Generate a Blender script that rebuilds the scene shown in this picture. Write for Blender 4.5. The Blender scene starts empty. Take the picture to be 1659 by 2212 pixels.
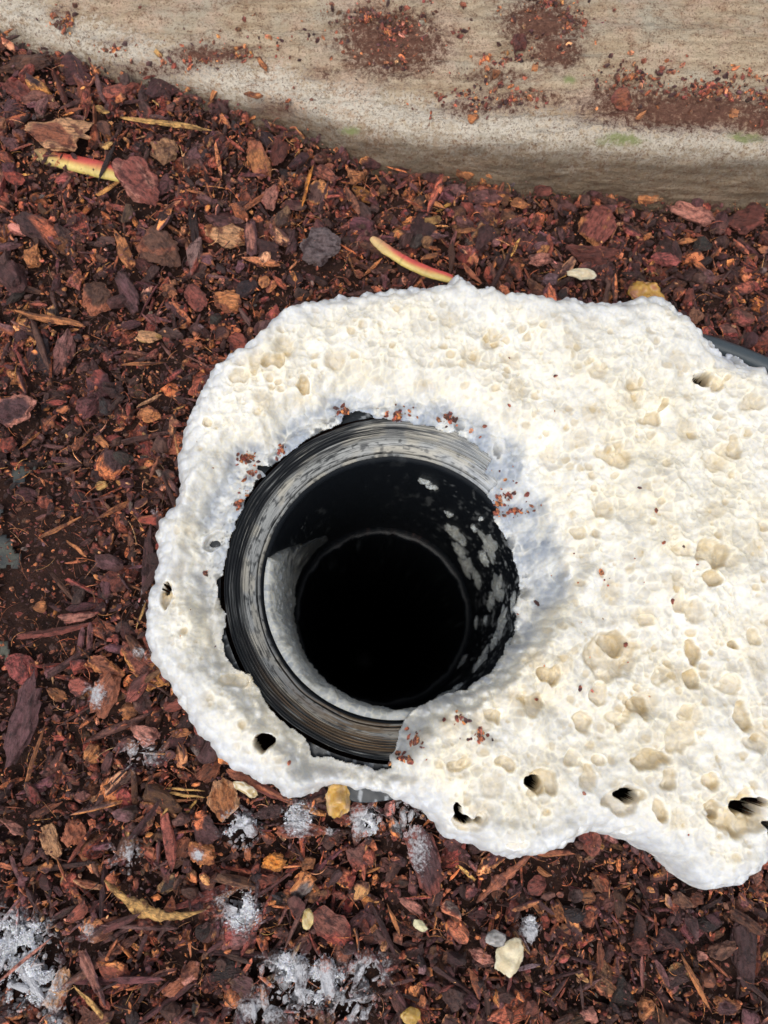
import bpy, math, random
import numpy as np
from mathutils import Matrix, Vector

random.seed(7)
rng = np.random.default_rng(11)
sc = bpy.context.scene
COL = sc.collection

# ------------------------------------------------------------------ camera
CAM_H = 0.30                      # phone held 30 cm above the pipe rim
FPX = 1628.0                      # focal length in units of a 1659 x 2212 picture
PIT, YAW = math.atan(371 / 1628.0), 0.0
YAW = -math.atan(0.0393 * math.cos(PIT))
cd = bpy.data.cameras.new('camera'); cam = bpy.data.objects.new('camera', cd); COL.objects.link(cam)
cam.location = (0, 0, CAM_H)
cam.rotation_euler = (PIT, YAW, 0)
cd.sensor_fit = 'VERTICAL'
cd.lens = 4.25
cd.sensor_height = 4.25 * 2212 / FPX
cd.sensor_width = 4.25 * 1659 / FPX
cd.clip_start = 0.005; cd.clip_end = 60
cd.dof.use_dof = True
cd.dof.focus_distance = 0.300
cd.dof.aperture_fstop = 1.7
sc.camera = cam
RM = np.array(cam.rotation_euler.to_matrix())

# ------------------------------------------------------------------ light
SUN_EL, SUN_AZ = math.radians(62), math.radians(205)
w = bpy.data.worlds.new('World'); sc.world = w; w.use_nodes = True
nt = w.node_tree; nt.nodes.clear()
sky = nt.nodes.new('ShaderNodeTexSky'); sky.sky_type = 'NISHITA'; sky.sun_disc = False
sky.sun_elevation = SUN_EL; sky.sun_rotation = SUN_AZ
sky.air_density = 1.0; sky.dust_density = 3.0
hs = nt.nodes.new('ShaderNodeHueSaturation'); hs.inputs['Saturation'].default_value = 0.38
bg = nt.nodes.new('ShaderNodeBackground'); bg.inputs['Strength'].default_value = 0.15
wo = nt.nodes.new('ShaderNodeOutputWorld')
nt.links.new(sky.outputs[0], hs.inputs['Color']); nt.links.new(hs.outputs[0], bg.inputs['Color']); nt.links.new(bg.outputs[0], wo.inputs['Surface'])
sl = bpy.data.lights.new('sun', 'SUN'); sl.energy = 1.0; sl.angle = math.radians(50); sl.color = (1, 0.95, 0.87)
so = bpy.data.objects.new('sun', sl); COL.objects.link(so); so.location = (0, 0, 3)
# Nishita: rotation 0 is +Y, clockwise seen from above
sd = Vector((math.sin(SUN_AZ) * math.cos(SUN_EL), math.cos(SUN_AZ) * math.cos(SUN_EL), math.sin(SUN_EL)))
so.rotation_euler = sd.to_track_quat('Z', 'Y').to_euler()
sc.view_settings.view_transform = 'Standard'; sc.view_settings.look = 'None'
sc.view_settings.exposure = 0.30; sc.view_settings.gamma = 1.0
sc.view_settings.use_curve_mapping = False
sc.render.engine = 'CYCLES'
sc.cycles.max_bounces = 6; sc.cycles.diffuse_bounces = 3; sc.cycles.glossy_bounces = 2

# ------------------------------------------------------------------ helpers
def ray(px, py):
    d = RM @ np.array([px - 829.5, 1106.0 - py, -FPX]); return d / np.linalg.norm(d)
def P(px, py, z=0.0):
    d = ray(px, py); t = (z - CAM_H) / d[2]
    return np.array([d[0] * t, d[1] * t, z])
def PV(px, py, z):
    d = np.stack([px - 829.5, 1106.0 - py, np.full(np.shape(px), -FPX)], -1) @ RM.T
    return d[..., :2] * ((z - CAM_H) / d[..., 2])[..., None]
def PP(pts, z=0.0):
    return np.array([P(a, b, z)[:2] for a, b in pts])
MM = CAM_H / FPX                  # one photo unit at rim level, in metres

def _h(ix, iy, iz, seed):
    n = (ix.astype(np.int64) * 374761393 + iy.astype(np.int64) * 668265263 + iz.astype(np.int64) * 2147483647 + seed * 974634777) & 0x7fffffff
    n = ((n ^ (n >> 13)) * 1274126177) & 0x7fffffff
    n = ((n ^ (n >> 16)) * 668265263) & 0x7fffffff
    return ((n ^ (n >> 15)) & 0xffffff) / float(0xffffff)
def vn(x, y, z=None, seed=0):
    x = np.asarray(x, float); y = np.asarray(y, float)
    z = np.zeros_like(x) if z is None else np.asarray(z, float)
    x, y, z = np.broadcast_arrays(x, y, z)
    ix, iy, iz = np.floor(x), np.floor(y), np.floor(z)
    fx, fy, fz = x - ix, y - iy, z - iz
    fx = fx * fx * (3 - 2 * fx); fy = fy * fy * (3 - 2 * fy); fz = fz * fz * (3 - 2 * fz)
    r = 0
    for a in (0, 1):
        for b in (0, 1):
            for c in (0, 1):
                if c and not np.any(fz): continue
                wgt = (fx if a else 1 - fx) * (fy if b else 1 - fy) * (fz if c else 1 - fz)
                r = r + wgt * _h(ix + a, iy + b, iz + c, seed)
    return r * 2 - 1
def fbm(x, y, z=None, o=4, seed=0):
    r = 0; a = 1; t = 0; f = 1.0
    for k in range(o):
        r = r + a * vn(x * f + k * 7.3, y * f - k * 3.1, None if z is None else z * f, seed + k); t += a; a *= .5; f *= 2.03
    return r / t
def worley(x, y, seed=0):
    ix, iy = np.floor(x), np.floor(y)
    f1 = np.full(x.shape, 9.0); f2 = np.full(x.shape, 9.0); idv = np.zeros(x.shape)
    for a in (-1, 0, 1):
        for b in (-1, 0, 1):
            cx, cy = ix + a, iy + b; zz = np.zeros_like(cx)
            jx = cx + .08 + .84 * _h(cx, cy, zz, seed); jy = cy + .08 + .84 * _h(cx, cy, zz, seed + 5)
            d = np.hypot(x - jx, y - jy)
            m = d < f1
            f2 = np.where(m, f1, np.minimum(f2, d))
            idv = np.where(m, _h(cx, cy, zz, seed + 9), idv); f1 = np.where(m, d, f1)
    return f1, f2, idv
def ss(a, b, x):
    t = np.clip((x - a) / (b - a), 0, 1); return t * t * (3 - 2 * t)
def lerp(a, b, t):
    return a + (b - a) * t
def sdf(X, Y, poly):
    """signed distance, positive inside"""
    n = len(poly); d2 = np.full(X.shape, 1e9); ins = np.zeros(X.shape, bool)
    for i in range(n):
        ax, ay = poly[i]; bx, by = poly[(i + 1) % n]
        ex, ey = bx - ax, by - ay
        wx, wy = X - ax, Y - ay
        t = np.clip((wx * ex + wy * ey) / (ex * ex + ey * ey + 1e-12), 0, 1)
        d2 = np.minimum(d2, (wx - ex * t) ** 2 + (wy - ey * t) ** 2)
        c = (ay > Y) != (by > Y)
        if ey != 0:
            ins ^= c & (X < ex * (Y - ay) / ey + ax)
    d = np.sqrt(d2); return np.where(ins, d, -d)

def make_mesh(name, V, F, attrs=None, smooth=True):
    """V (n,3), F (m,k) uniform polygons; attrs: {name: array} per vertex, 3 columns = colour, 1 = float, key '@x' = vector"""
    V = np.asarray(V, np.float32); F = np.asarray(F, np.int32); k = F.shape[1]
    me = bpy.data.meshes.new(name)
    me.vertices.add(len(V)); me.vertices.foreach_set('co', V.ravel())
    me.loops.add(F.size); me.loops.foreach_set('vertex_index', F.ravel())
    me.polygons.add(len(F)); me.polygons.foreach_set('loop_start', np.arange(0, F.size, k, dtype=np.int32))
    me.polygons.foreach_set('loop_total', np.full(len(F), k, np.int32))
    me.update(calc_edges=True)
    me.polygons.foreach_set('use_smooth', np.full(len(F), bool(smooth)))
    for key, A in (attrs or {}).items():
        A = np.asarray(A, np.float32)
        if key.startswith('@'):
            at = me.attributes.new(key[1:], 'FLOAT_VECTOR', 'POINT'); at.data.foreach_set('vector', A.ravel())
        elif A.ndim == 2:
            at = me.attributes.new(key, 'FLOAT_COLOR', 'POINT')
            at.data.foreach_set('color', np.c_[A, np.ones(len(A), np.float32)].astype(np.float32).ravel())
        else:
            at = me.attributes.new(key, 'FLOAT', 'POINT'); at.data.foreach_set('value', A)
    me.update()
    return me
def obj(name, me, mat, parent=None, label=None, cat=None, group=None, kind=None):
    o = bpy.data.objects.new(name, me); COL.objects.link(o)
    if mat is not None and me is not None: me.materials.clear(); me.materials.append(mat)
    if parent is not None: o.parent = parent
    if label: o['label'] = label
    if cat: o['category'] = cat
    if group: o['group'] = group
    if kind: o['kind'] = kind
    return o
def empty(name, loc, label, cat, group=None):
    o = bpy.data.objects.new(name, None); COL.objects.link(o); o.location = loc
    o['label'] = label; o['category'] = cat
    if group: o['group'] = group
    return o
def grid_faces(nu, nv, wrap=False):
    i = np.arange(nu if wrap else nu - 1)[:, None]; j = np.arange(nv - 1)[None, :]
    i2 = (i + 1) % nu
    return np.stack([i * nv + j, i2 * nv + j, i2 * nv + j + 1, i * nv + j + 1], -1).reshape(-1, 4)

# ------------------------------------------------------------------ materials
class Mat:
    def __init__(s, name, rough=.6, spec=.4):
        s.m = bpy.data.materials.new(name); s.m.use_nodes = True; s.t = s.m.node_tree
        s.b = s.t.nodes['Principled BSDF']; s.b.inputs['Roughness'].default_value = rough
        s.b.inputs['Specular IOR Level'].default_value = spec
    def n(s, typ, **kw):
        x = s.t.nodes.new(typ)
        for k, v in kw.items():
            if k.startswith('_'): setattr(x, k[1:], v)
            else: x.inputs[k.replace('__', ' ')].default_value = v
        return x
    def l(s, a, b): s.t.links.new(a, b)
    def attr(s, name): x = s.t.nodes.new('ShaderNodeAttribute'); x.attribute_name = name; return x
    def math(s, op, a, b=None, clamp=False):
        x = s.t.nodes.new('ShaderNodeMath'); x.operation = op; x.use_clamp = clamp
        for i, v in enumerate((a, b)):
            if v is None: continue
            if isinstance(v, (int, float)): x.inputs[i].default_value = v
            else: s.l(v, x.inputs[i])
        return x.outputs[0]
    def mix(s, fac, a, b, blend='MIX'):
        x = s.t.nodes.new('ShaderNodeMix'); x.data_type = 'RGBA'; x.blend_type = blend
        for i, v in ((0, fac), (6, a), (7, b)):
            if isinstance(v, (int, float)): x.inputs[i].default_value = v
            elif isinstance(v, tuple): x.inputs[i].default_value = v + (1,)
            else: s.l(v, x.inputs[i])
        return x.outputs[2]
    def ramp(s, f, a, b):
        x = s.t.nodes.new('ShaderNodeMapRange'); x.inputs[1].default_value = a; x.inputs[2].default_value = b
        s.l(f, x.inputs[0]); return x.outputs[0]
    def noise(s, vec, scale, detail=4, rough=.6, vscale=None):
        if vscale:
            mp = s.t.nodes.new('ShaderNodeMapping'); mp.inputs['Scale'].default_value = vscale; s.l(vec, mp.inputs['Vector']); vec = mp.outputs[0]
        x = s.t.nodes.new('ShaderNodeTexNoise'); x.inputs['Scale'].default_value = scale
        x.inputs['Detail'].default_value = detail; x.inputs['Roughness'].default_value = rough
        s.l(vec, x.inputs['Vector']); return x.outputs[0]
    def bump(s, h, dist, strength=1.0, prev=None):
        x = s.t.nodes.new('ShaderNodeBump'); x.inputs['Distance'].default_value = dist; x.inputs['Strength'].default_value = strength
        s.l(h, x.inputs['Height'])
        if prev is not None: s.l(prev, x.inputs['Normal'])
        s.l(x.outputs[0], s.b.inputs['Normal']); return x.outputs[0]

def bark_material(name='bark', cling=.82):
    M = Mat(name, .55, .6)
    c = M.attr('col').outputs['Color']; lc = M.attr('lc').outputs['Vector']; mo = M.attr('mould').outputs['Fac']
    fib = M.noise(lc, 900, 4, .65, (.22, 1, 1))            # fibres along the chip
    blot = M.noise(lc, 260, 3, .6)
    fine = M.noise(lc, 2600, 2, .6)
    v = M.math('MULTIPLY', M.ramp(fib, .3, .72), 1.15)
    v = M.math('ADD', v, .62)
    c1 = M.mix(1.0, c, v, 'MULTIPLY')
    # darker weathered skin in blots
    dk = M.mix(1.0, c, (.34, .24, .26), 'MULTIPLY')
    c2 = M.mix(M.ramp(blot, .52, .66), c1, dk)
    c3 = M.mix(M.ramp(fine, .60, .74), c2, M.mix(.55, c2, (.42, .19, .10)))
    c3 = M.mix(M.ramp(fib, .44, .30), c3, M.mix(.75, c3, (.018, .011, .011)))
    gn = M.t.nodes.new('ShaderNodeNewGeometry')
    so_ = M.noise(gn.outputs['Position'], 330, 7, .78)
    so2 = M.noise(gn.outputs['Position'], 1500, 3, .7)
    c3 = M.mix(M.math('MULTIPLY', M.ramp(so_, .505, .585), cling), c3, M.mix(M.ramp(so2, .4, .65), (.042, .021, .021), (.115, .047, .040)))
    c3 = M.mix(M.math('MULTIPLY', M.ramp(so2, .66, .74), .7), c3, (.46, .19, .09))
    mn = M.noise(gn.outputs['Position'], 700, 5, .75)
    mf = M.math('MULTIPLY', M.ramp(M.math('ADD', mn, M.math('MULTIPLY', mo, .5)), .64, .86), M.ramp(mo, 0.02, .25), True)
    c4 = M.mix(mf, c3, (.76, .76, .79))
    M.l(c4, M.b.inputs['Base Color'])
    M.l(M.math('ADD', M.math('MULTIPLY', blot, .5), .17), M.b.inputs['Roughness'])
    M.bump(M.math('ADD', fib, M.math('ADD', M.math('MULTIPLY', fine, .5), M.math('ADD', M.math('MULTIPLY', blot, .8), so_))), .0018, 1.0)
    return M.m
BARK = bark_material()
BARK_CLEAN = bark_material('clean_bark', .42)

def foam_material(name='foam', sss=.75, rough=.36):
    M = Mat(name, rough, .35)
    c = M.attr('col').outputs['Color']
    gn = M.t.nodes.new('ShaderNodeNewGeometry'); p = gn.outputs['Position']
    n1 = M.noise(p, 420, 4, .65); n2 = M.noise(p, 1800, 3, .6)
    vo = M.t.nodes.new('ShaderNodeTexVoronoi'); vo.inputs['Scale'].default_value = 900; vo.feature = 'SMOOTH_F1'; M.l(p, vo.inputs['Vector'])
    vd = vo.outputs['Distance']
    v = M.math('ADD', M.math('MULTIPLY', M.ramp(n1, .3, .7), .14), .88)
    cc = M.mix(1.0, c, v, 'MULTIPLY')
    cc = M.mix(M.ramp(vd, .30, .62), cc, M.mix(1.0, cc, (1.08, 1.05, .96), 'MULTIPLY'))
    M.l(cc, M.b.inputs['Base Color'])
    M.b.subsurface_method = 'BURLEY'
    M.b.inputs['Subsurface Weight'].default_value = sss
    M.b.inputs['Subsurface Radius'].default_value = (1, .82, .55)
    M.b.inputs['Subsurface Scale'].default_value = .0055
    M.l(M.math('ADD', M.math('MULTIPLY', n1, .5), rough - .2), M.b.inputs['Roughness'])
    b1 = M.bump(vd, .0005, .25)
    M.bump(n1, .0009, .25, b1)
    return M.m
FOAM = foam_material()

def plain_attr(name, rough, spec, nscale=1500, bd=.0003, amp=.3, sss=0):
    M = Mat(name, rough, spec); c = M.attr('col').outputs['Color']
    gn = M.t.nodes.new('ShaderNodeNewGeometry'); p = gn.outputs['Position']
    n = M.noise(p, nscale, 4, .65)
    v = M.math('ADD', M.math('MULTIPLY', n, amp * 2), 1 - amp)
    M.l(M.mix(1.0, c, v, 'MULTIPLY'), M.b.inputs['Base Color'])
    M.bump(n, bd, .6)
    if sss:
        M.b.inputs['Subsurface Weight'].default_value = sss; M.b.inputs['Subsurface Radius'].default_value = (1, .6, .25); M.b.inputs['Subsurface Scale'].default_value = .003
    return M.m
PLASTIC = plain_attr('black_plastic', .42, .45, 900, .00012, .25)
RESIN = plain_attr('amber_resin', .25, .5, 500, .0005, .3, .5)
FLESH = plain_attr('stalk_skin', .4, .45, 700, .0003, .25, .15)
FUZZ = plain_attr('mould_fuzz', .9, .1, 2500, .0003, .15, .2)
PALE = plain_attr('pale_flake', .55, .4, 900, .0005, .3, .15)
FABRIC = plain_attr('weed_fabric', .75, .3, 1800, .0005, .5)

# ------------------------------------------------------------------ shared layout
PC = np.array([.0166, .0402])                         # pipe axis
RO, RI = .0680, .0554
LEDGE = -0.0125
foam_out = [(560,735),(600,690),(650,668),(720,650),(790,640),(860,632),(920,628),(955,626),(968,610),(985,606),(1003,620),(1030,640),(1048,640),(1056,628),(1068,644),(1130,655),(1190,660),(1215,652),(1240,662),(1290,672),(1340,660),(1390,652),(1425,665),(1450,690),(1480,715),(1510,745),(1545,778),(1566,795),(1572,770),(1584,768),(1592,795),(1625,806),(1650,845),(1672,900),(1700,980),(1735,1150),(1745,1400),(1735,1600),(1715,1740),(1668,1800),(1655,1830),(1640,1850),(1620,1882),(1590,1905),(1550,1920),(1510,1920),(1470,1900),(1440,1865),(1400,1845),(1365,1825),(1340,1812),(1310,1806),(1270,1795),(1245,1805),(1215,1830),(1180,1845),(1140,1855),(1110,1857),(1060,1845),(1020,1830),(975,1818),(950,1800),(935,1780),(915,1757),(880,1742),(830,1718),(790,1710),(750,1708),(720,1700),(690,1712),(650,1728),(620,1725),(590,1705),(550,1690),(500,1665),(465,1640),(450,1610),(420,1580),(395,1545),(380,1510),(345,1460),(320,1420),(313,1380),(315,1340),(318,1300),(330,1260),(340,1220),(336,1190),(335,1150),(345,1120),(372,1090),(385,1050),(378,1000),(385,960),(395,920),(415,890),(425,860),(440,840),(465,800),(500,775),(535,758)]
FO = PP(foam_out, -0.001)
def cp(x, y): return (432 + x * .4792, 846.7 + y * .4792)     # coordinates read off an enlarged crop
foam_in = [cp(*q) for q in [(640,150),(650,105),(720,92),(800,122),(900,140),(1050,160),(1190,205),(1270,262),(1320,300),(1290,350),(1345,395),(1310,440),(1370,500),(1345,540),(1400,640),(1450,760),(1468,900),(1440,960),(1452,1040),(1430,1120),(1390,1180),(1330,1262),(1260,1310),(1200,1352),(1120,1355),(1010,1410),(960,1450),(925,1480),(905,1530),(880,1610),(850,1640),(860,1690),(800,1700),(700,1680),(600,1640),(510,1645),(480,1560),(400,1500),(330,1450),(290,1370),(230,1260),(160,1235),(115,1190),(110,1120),(125,1000),(95,960),(88,900),(75,850),(100,830),(118,760),(140,660),(175,570),(215,480),(262,400),(300,385),(258,350),(262,335),(330,345),(380,300),(470,225),(560,180)]]
FI = PP(foam_in, -0.001)

def ground(x, y):
    """level of the packed mulch"""
    x = np.asarray(x, float); y = np.asarray(y, float)
    g = -0.019 + .0045 * fbm(x * 28, y * 28, o=3, seed=3)
    g = g + .010 * ss(.10, .30, y) * ss(.06, -.10, x)               # heaped against the left end of the timber
    g = g + .004 * ss(.10, .22, y)
    g = g - .006 * np.exp(-(((x + .135) / .03) ** 2 + ((y - .03) / .05) ** 2))
    g = g - .005 * np.exp(-(((x + .15) / .03) ** 2 + ((y + .02) / .018) ** 2))
    return g

# ------------------------------------------------------------------ ground sheet
def build_soil():
    n = 360; L = .36
    u = np.linspace(-L, L, n)
    X, Y = np.meshgrid(u, u, indexing='ij')
    Z = ground(X, Y) - .001 + .0015 * fbm(X * 300, Y * 300, o=3, seed=8)
    edge = ss(.30, .36, np.maximum(abs(X), abs(Y))); Z = Z * (1 - edge) - .019 * edge
    F = grid_faces(n, n)
    cx = X.ravel()[F].mean(1); cy = Y.ravel()[F].mean(1)
    F = F[np.hypot(cx - PC[0], cy - PC[1]) > RO - .001]
    V = np.c_[X.ravel(), Y.ravel(), Z.ravel()]
    k = len(V); B = 8.0
    ex = np.array([[-L, -L], [L, -L], [L, L], [-L, L], [-B, -B], [B, -B], [B, B], [-B, B]])
    V = np.r_[V, np.c_[ex, np.full(8, -.019)]]
    F = np.r_[F, k + np.array([[0, 4, 5, 1], [1, 5, 6, 2], [2, 6, 7, 3], [3, 7, 4, 0]])]
    M = Mat('soil', .8, .25)
    gn = M.t.nodes.new('ShaderNodeNewGeometry'); p = gn.outputs['Position']
    a = M.noise(p, 120, 6, .7); b = M.noise(p, 900, 4, .7)
    c = M.mix(M.ramp(a, .35, .65), (.022, .012, .010), (.06, .027, .020))
    c = M.mix(M.ramp(b, .58, .72), c, (.15, .06, .03))
    M.l(c, M.b.inputs['Base Color']); M.bump(b, .002, .9)
    obj('ground', make_mesh('ground', V, F), M.m, kind='structure')
build_soil()

# ------------------------------------------------------------------ timber edging
cpts = [(-700,-60),(-400,0),(-150,60),(0,96),(120,138),(250,180),(400,215),(500,250),(620,275),(700,305),(800,352),(900,375),(1000,392),(1200,414),(1350,430),(1450,441),(1560,442),(1659,446),(1850,452),(2300,460)]
tpts = [(-700,-110),(-400,-50),(-150,0),(0,40),(300,148),(500,205),(700,255),(850,280),(1000,292),(1300,310),(1659,325),(1850,332),(2300,345)]
def _ztop(px): return np.interp(px, [0, 300, 700, 1000, 1300, 1659], [.004, .005, .008, .013, .018, .020])
def _zcon(px): return np.interp(px, [0, 700, 1000], [-.003, -.008, -.012])
CW = np.array([P(a, b, _zcon(a)) for a, b in cpts]); TW = np.array([P(a, b, _ztop(a)) for a, b in tpts])
def timber_edge(x):
    return np.interp(x, CW[:, 0], CW[:, 1])
def timber_top(x, y):
    """height of the timber's upper face"""
    yt = np.interp(x, TW[:, 0], TW[:, 1]); zt = np.interp(x, TW[:, 0], TW[:, 2])
    return zt + .006 * ss(0, .05, y - yt)
def px_of(x, y, z):
    v = np.stack([x, y, z - CAM_H], -1) @ RM
    return 829.5 - v[..., 0] / v[..., 2] * FPX, 1106 + v[..., 1] / v[..., 2] * FPX
def build_timber():
    nu = 600
    x = np.linspace(-.42, .45, nu)
    yc = np.interp(x, CW[:, 0], CW[:, 1]); yt = np.interp(x, TW[:, 0], TW[:, 1]); zt = np.interp(x, TW[:, 0], TW[:, 2])
    yc = yc + .0012 * fbm(x * 40, x * 0, o=3, seed=31); yt = np.maximum(yt, yc + .001)
    prof = []
    nf = 70
    for t in np.linspace(0, 1, nf):                     # rounded face
        z = lerp(-.035, 0, 0) * (1 - t)
        zz = -.035 + (zt + .035) * (1 - (1 - t) ** 1.25)
        yy = yc - .002 + (yt - yc + .006) * t ** 2.6
        prof.append((yy, zz))
    nb = 200
    y0 = prof[-1][0]
    for t in np.linspace(0, 1, nb)[1:]:
        yy = y0 + .16 * t
        prof.append((yy, zt + .006 * ss(0, .05, yy - yt)))
    for t in np.linspace(0, 1, 12)[1:]:
        prof.append((y0 + .162, (zt + .006) * (1 - t) - .035 * t))
    Yp = np.array([p[0] for p in prof]).T; Zp = np.array([p[1] for p in prof]).T; nv = Yp.shape[1]
    X = np.repeat(x[:, None], nv, 1)
    up = np.minimum(1, np.arange(nv) / nf)[None, :] * np.ones_like(X)
    grain = fbm(X * 25, Yp * 420, Zp * 420, o=4, seed=40)
    lump = fbm(X * 60, Yp * 110, Zp * 110, o=4, seed=44)
    rough = fbm(X * 500, Yp * 900, Zp * 900, o=3, seed=47)
    d = .0012 * grain + .0028 * lump + .0011 * rough
    near = np.exp(-((Yp - yt[:, None]) / .012) ** 2)
    d = d + near * .0018 * fbm(X * 150, Yp * 220, Zp * 200, o=3, seed=49)
    gap = ss(.45, .8, fbm(X * 12, Yp * 260, o=2, seed=52)) * .002
    Zp = Zp + d * (.4 + .6 * up) - gap * up; Yp = Yp - d * (1 - up)
    V = np.c_[X.ravel(), Yp.ravel(), Zp.ravel()]
    PX, PY = px_of(X, Yp, Zp)
    dirt = np.zeros_like(X)
    for (a, b, ra, rb, s) in [(850,95,120,75,1),(790,60,70,50,.8),(1170,50,90,55,1),(1200,110,60,45,.9),(1080,165,90,22,.6),(1010,235,80,25,.6),(130,25,40,20,.5),(450,118,110,22,.85),(1480,240,240,46,1),(1150,215,200,30,.5),(330,150,150,25,.5),(1345,212,80,35,.8),(1640,260,90,40,.9),(600,235,60,25,.5),(250,90,60,14,.4),(1100,235,60,20,.5),(700,160,60,20,.5)]:
        dirt = np.maximum(dirt, s * np.exp(-(((PX - a) / ra) ** 2 + ((PY - b) / rb) ** 2)))
    moss = np.zeros_like(X)
    for (a, b, ra, rb) in [(1345,302,55,16),(1230,172,14,10),(1610,298,40,12),(760,282,26,10)]:
        moss = np.maximum(moss, np.exp(-(((PX - a) / ra) ** 2 + ((PY - b) / rb) ** 2)))
    edge = np.exp(-((Yp - yt[:, None] - .007) / .011) ** 2)
    damp = ss(.000, -.010, Zp - zt[:, None]) * ss(-.20, -.04, X) * (.8 + .2 * grain)  # darker brown down the front face, fading out towards the left end
    F = grid_faces(nu, nv)
    # close both ends
    M = Mat('weathered_timber', .8, .2)
    gn = M.t.nodes.new('ShaderNodeNewGeometry'); p = gn.outputs['Position']
    g5 = M.noise(p, 420, 6, .8)
    g1 = M.noise(p, 260, 5, .7, (.10, 1, 1)); g2 = M.noise(p, 60, 5, .65, (.5, 1, 1)); g3 = M.noise(p, 1100, 3, .7); g4 = M.noise(p, 190, 6, .75)
    c = M.mix(M.ramp(g1, .34, .66), (.42, .30, .19), (.72, .58, .41))
    c = M.mix(M.ramp(g2, .45, .68), c, (.55, .48, .37))
    c = M.mix(M.math('MULTIPLY', M.ramp(M.noise(p, 38, 4, .7), .50, .62), .6), c, (.70, .50, .37))
    c = M.mix(M.math('MULTIPLY', M.ramp(g4, .50, .66), .6), c, (.34, .18, .10))
    ed = M.attr('edge').outputs['Fac']
    c = M.mix(M.math('MULTIPLY', M.ramp(M.math('ADD', g5, M.math('MULTIPLY', ed, .14)), .54, .66), M.ramp(ed, .05, .5), True), c, (.78, .70, .58))
    fdk = M.attr('damp').outputs['Fac']
    c = M.mix(M.math('MULTIPLY', fdk, .92), c, M.mix(M.ramp(g1, .3, .7), (.06, .038, .023), (.18, .12, .07)))
    di = M.attr('dirt').outputs['Fac']
    c = M.mix(M.math('MULTIPLY', M.ramp(M.math('ADD', M.math('MULTIPLY', g5, 1.3), M.math('MULTIPLY', di, .38)), .68, .92), M.ramp(di, .04, .4), True), c, M.mix(M.ramp(g5, .35, .65), (.26, .125, .085), (.10, .046, .032)))
    c = M.mix(M.math('MULTIPLY', M.ramp(M.math('ADD', g3, M.math('MULTIPLY', g4, .35)), .70, .84), .75), c, (.13, .06, .035))
    mo = M.attr('moss').outputs['Fac']
    c = M.mix(M.math('MULTIPLY', M.ramp(M.math('ADD', g4, M.math('MULTIPLY', mo, .25)), .54, .72), M.ramp(mo, .05, .6), True), c, (.32, .34, .15))
    M.l(c, M.b.inputs['Base Color'])
    M.bump(M.math('ADD', g1, M.math('ADD', M.math('MULTIPLY', g3, .6), g5)), .0022, .9)
    me = make_mesh('timber_sleeper', V, F, {'dirt': dirt.ravel(), 'moss': moss.ravel(), 'edge': edge.ravel(), 'damp': damp.ravel()})
    import bmesh
    bm = bmesh.new(); bm.from_mesh(me); bm.verts.ensure_lookup_table()
    for i in (0, nu - 1):
        bm.faces.new([bm.verts[i * nv + j] for j in range(nv)])
    bm.to_mesh(me); bm.free()
    obj('timber_sleeper', me, M.m, label='weathered tan timber edging with brown dirt and moss spots', cat='timber')
build_timber()

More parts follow.
